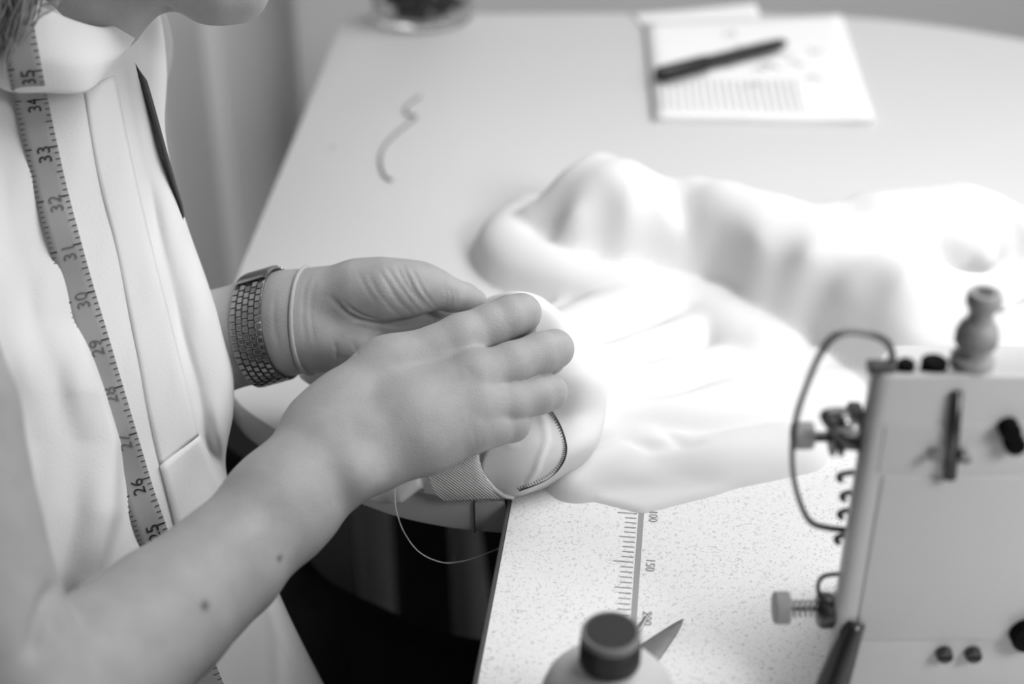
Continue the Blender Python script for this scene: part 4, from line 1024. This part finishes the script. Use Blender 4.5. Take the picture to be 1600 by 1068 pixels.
p = mp(1318, 660, .0); bmx = bmesh.new(); bmesh.ops.create_uvsphere(bmx, u_segments=20, v_segments=12, radius=.0042); bmesh.ops.translate(bmx, vec=Vector(p), verts=bmx.verts); bmobj('polished_cap', bmx, M['steel'], sm, True)
p = mp(1330, 669, .0); bmx = bmesh.new(); bmesh.ops.create_uvsphere(bmx, u_segments=20, v_segments=12, radius=.0036); bmesh.ops.translate(bmx, vec=Vector(p), verts=bmx.verts); bmobj('polished_cap', bmx, M['satin'], sm, True)
# small thread hooks down the flank
for (u, v, L) in ((1312, 745, 10), (1317, 775, 4), (1313, 803, 6), (1308, 842, 8)):
    tube('thread_hook', [mp(u+22, v-8, .012), mp(u+2, v-4, .012), mp(u-2, v+2, .012), mp(u+4, v+6, .012)], .0012, M['gun'], sm, 6, 16)
# lower tension assembly with grey thumb nut
tube('lower_post', [mp(1330, 950, .01), mp(1225, 950, .01)], .0011, M['gun'], sm, 8)
sp_ = []
for t in np.linspace(0, 1, 60): sp_.append(mp(1236+42*t, 950, .01)+np.array([0, .0036*math.cos(t*31), .0036*math.sin(t*31)]))
tube('tension_spring', sp_, .0005, M['satin'], sm, 6)
side_lathe('lower_tension_disc', [(.003, -.007), (.0078, -.006), (.0082, -.002), (.0072, .0), (.003, .0012)], 1278, 953, .01, M['gun'])
side_lathe('lower_tension_disc', [(.003, -.004), (.0085, -.003), (.0085, .0), (.003, .001)], 1306, 953, .01, M['gun'])
side_lathe('thumb_nut', [(.0025, -.0004), (.0068, 0), (.0072, .0005), (.0072, .0062), (.0066, .0068), (.002, .0068)], 1233, 949, .01, M['knob'], 32)
tube('hook_wire', [mp(1335, 896, .008), mp(1300, 897, .008), mp(1284, 902, .008), mp(1278, 915, .008), mp(1281, 932, .009)], .0010, M['gun'], sm, 8, 30)
tube('dark_taper', [mp(1338, 972, .0), mp(1318, 1020, -.004), mp(1296, 1085, -.010)], [.004, .006, .0075], M['gun'], sm, 10, 12)  # dark tapered tube at the lower left of the face

# ------------------------------------------------------------------ unseen lamp added to light the heap, machine and hands
tl = empty('added_lamp', (.80, .10, z0)); tag(tl, 'added unseen lamp on a slim post above the right side of the sewing table', 'lamp')
lathe('added_lamp_base', [(.07, 0), (.075, .004), (.07, .018), (.02, .024)], M['knob'], tl, (.80, .10, z0), (0, 0, 1), 32)
tube('added_lamp_post', [(.80, .10, z0+.02), (.80, .10, 1.44), (.79, .08, 1.48), (.74, .06, 1.48)], .010, M['knob'], tl, 10)
LP = Vector((.70, .08, 1.42)); LT = Vector((.24, .84, .80)); lq = (LT-LP).to_track_quat('-Z', 'Y'); lm = Matrix.Translation(LP) @ lq.to_matrix().to_4x4()
box('added_lamp_head', (-.21, -.16, .012), (.21, .16, .045), M['knob'], tl, .006, lm)
for a_, b_ in (((-.22, -.17, -.01), (.22, -.16, .014)), ((-.22, .16, -.01), (.22, .17, .014)), ((-.22, -.16, -.01), (-.21, .16, .014)), ((.21, -.16, -.01), (.22, .16, .014))): box('added_lamp_rim', a_, b_, M['knob'], tl, 0, lm)
ll = area('added_lamp_light', LP, LT, .40, .30, 1.05); ll.data.spread = math.radians(62); ll.parent = tl; ll.matrix_parent_inverse = Matrix.Translation(-tl.location)
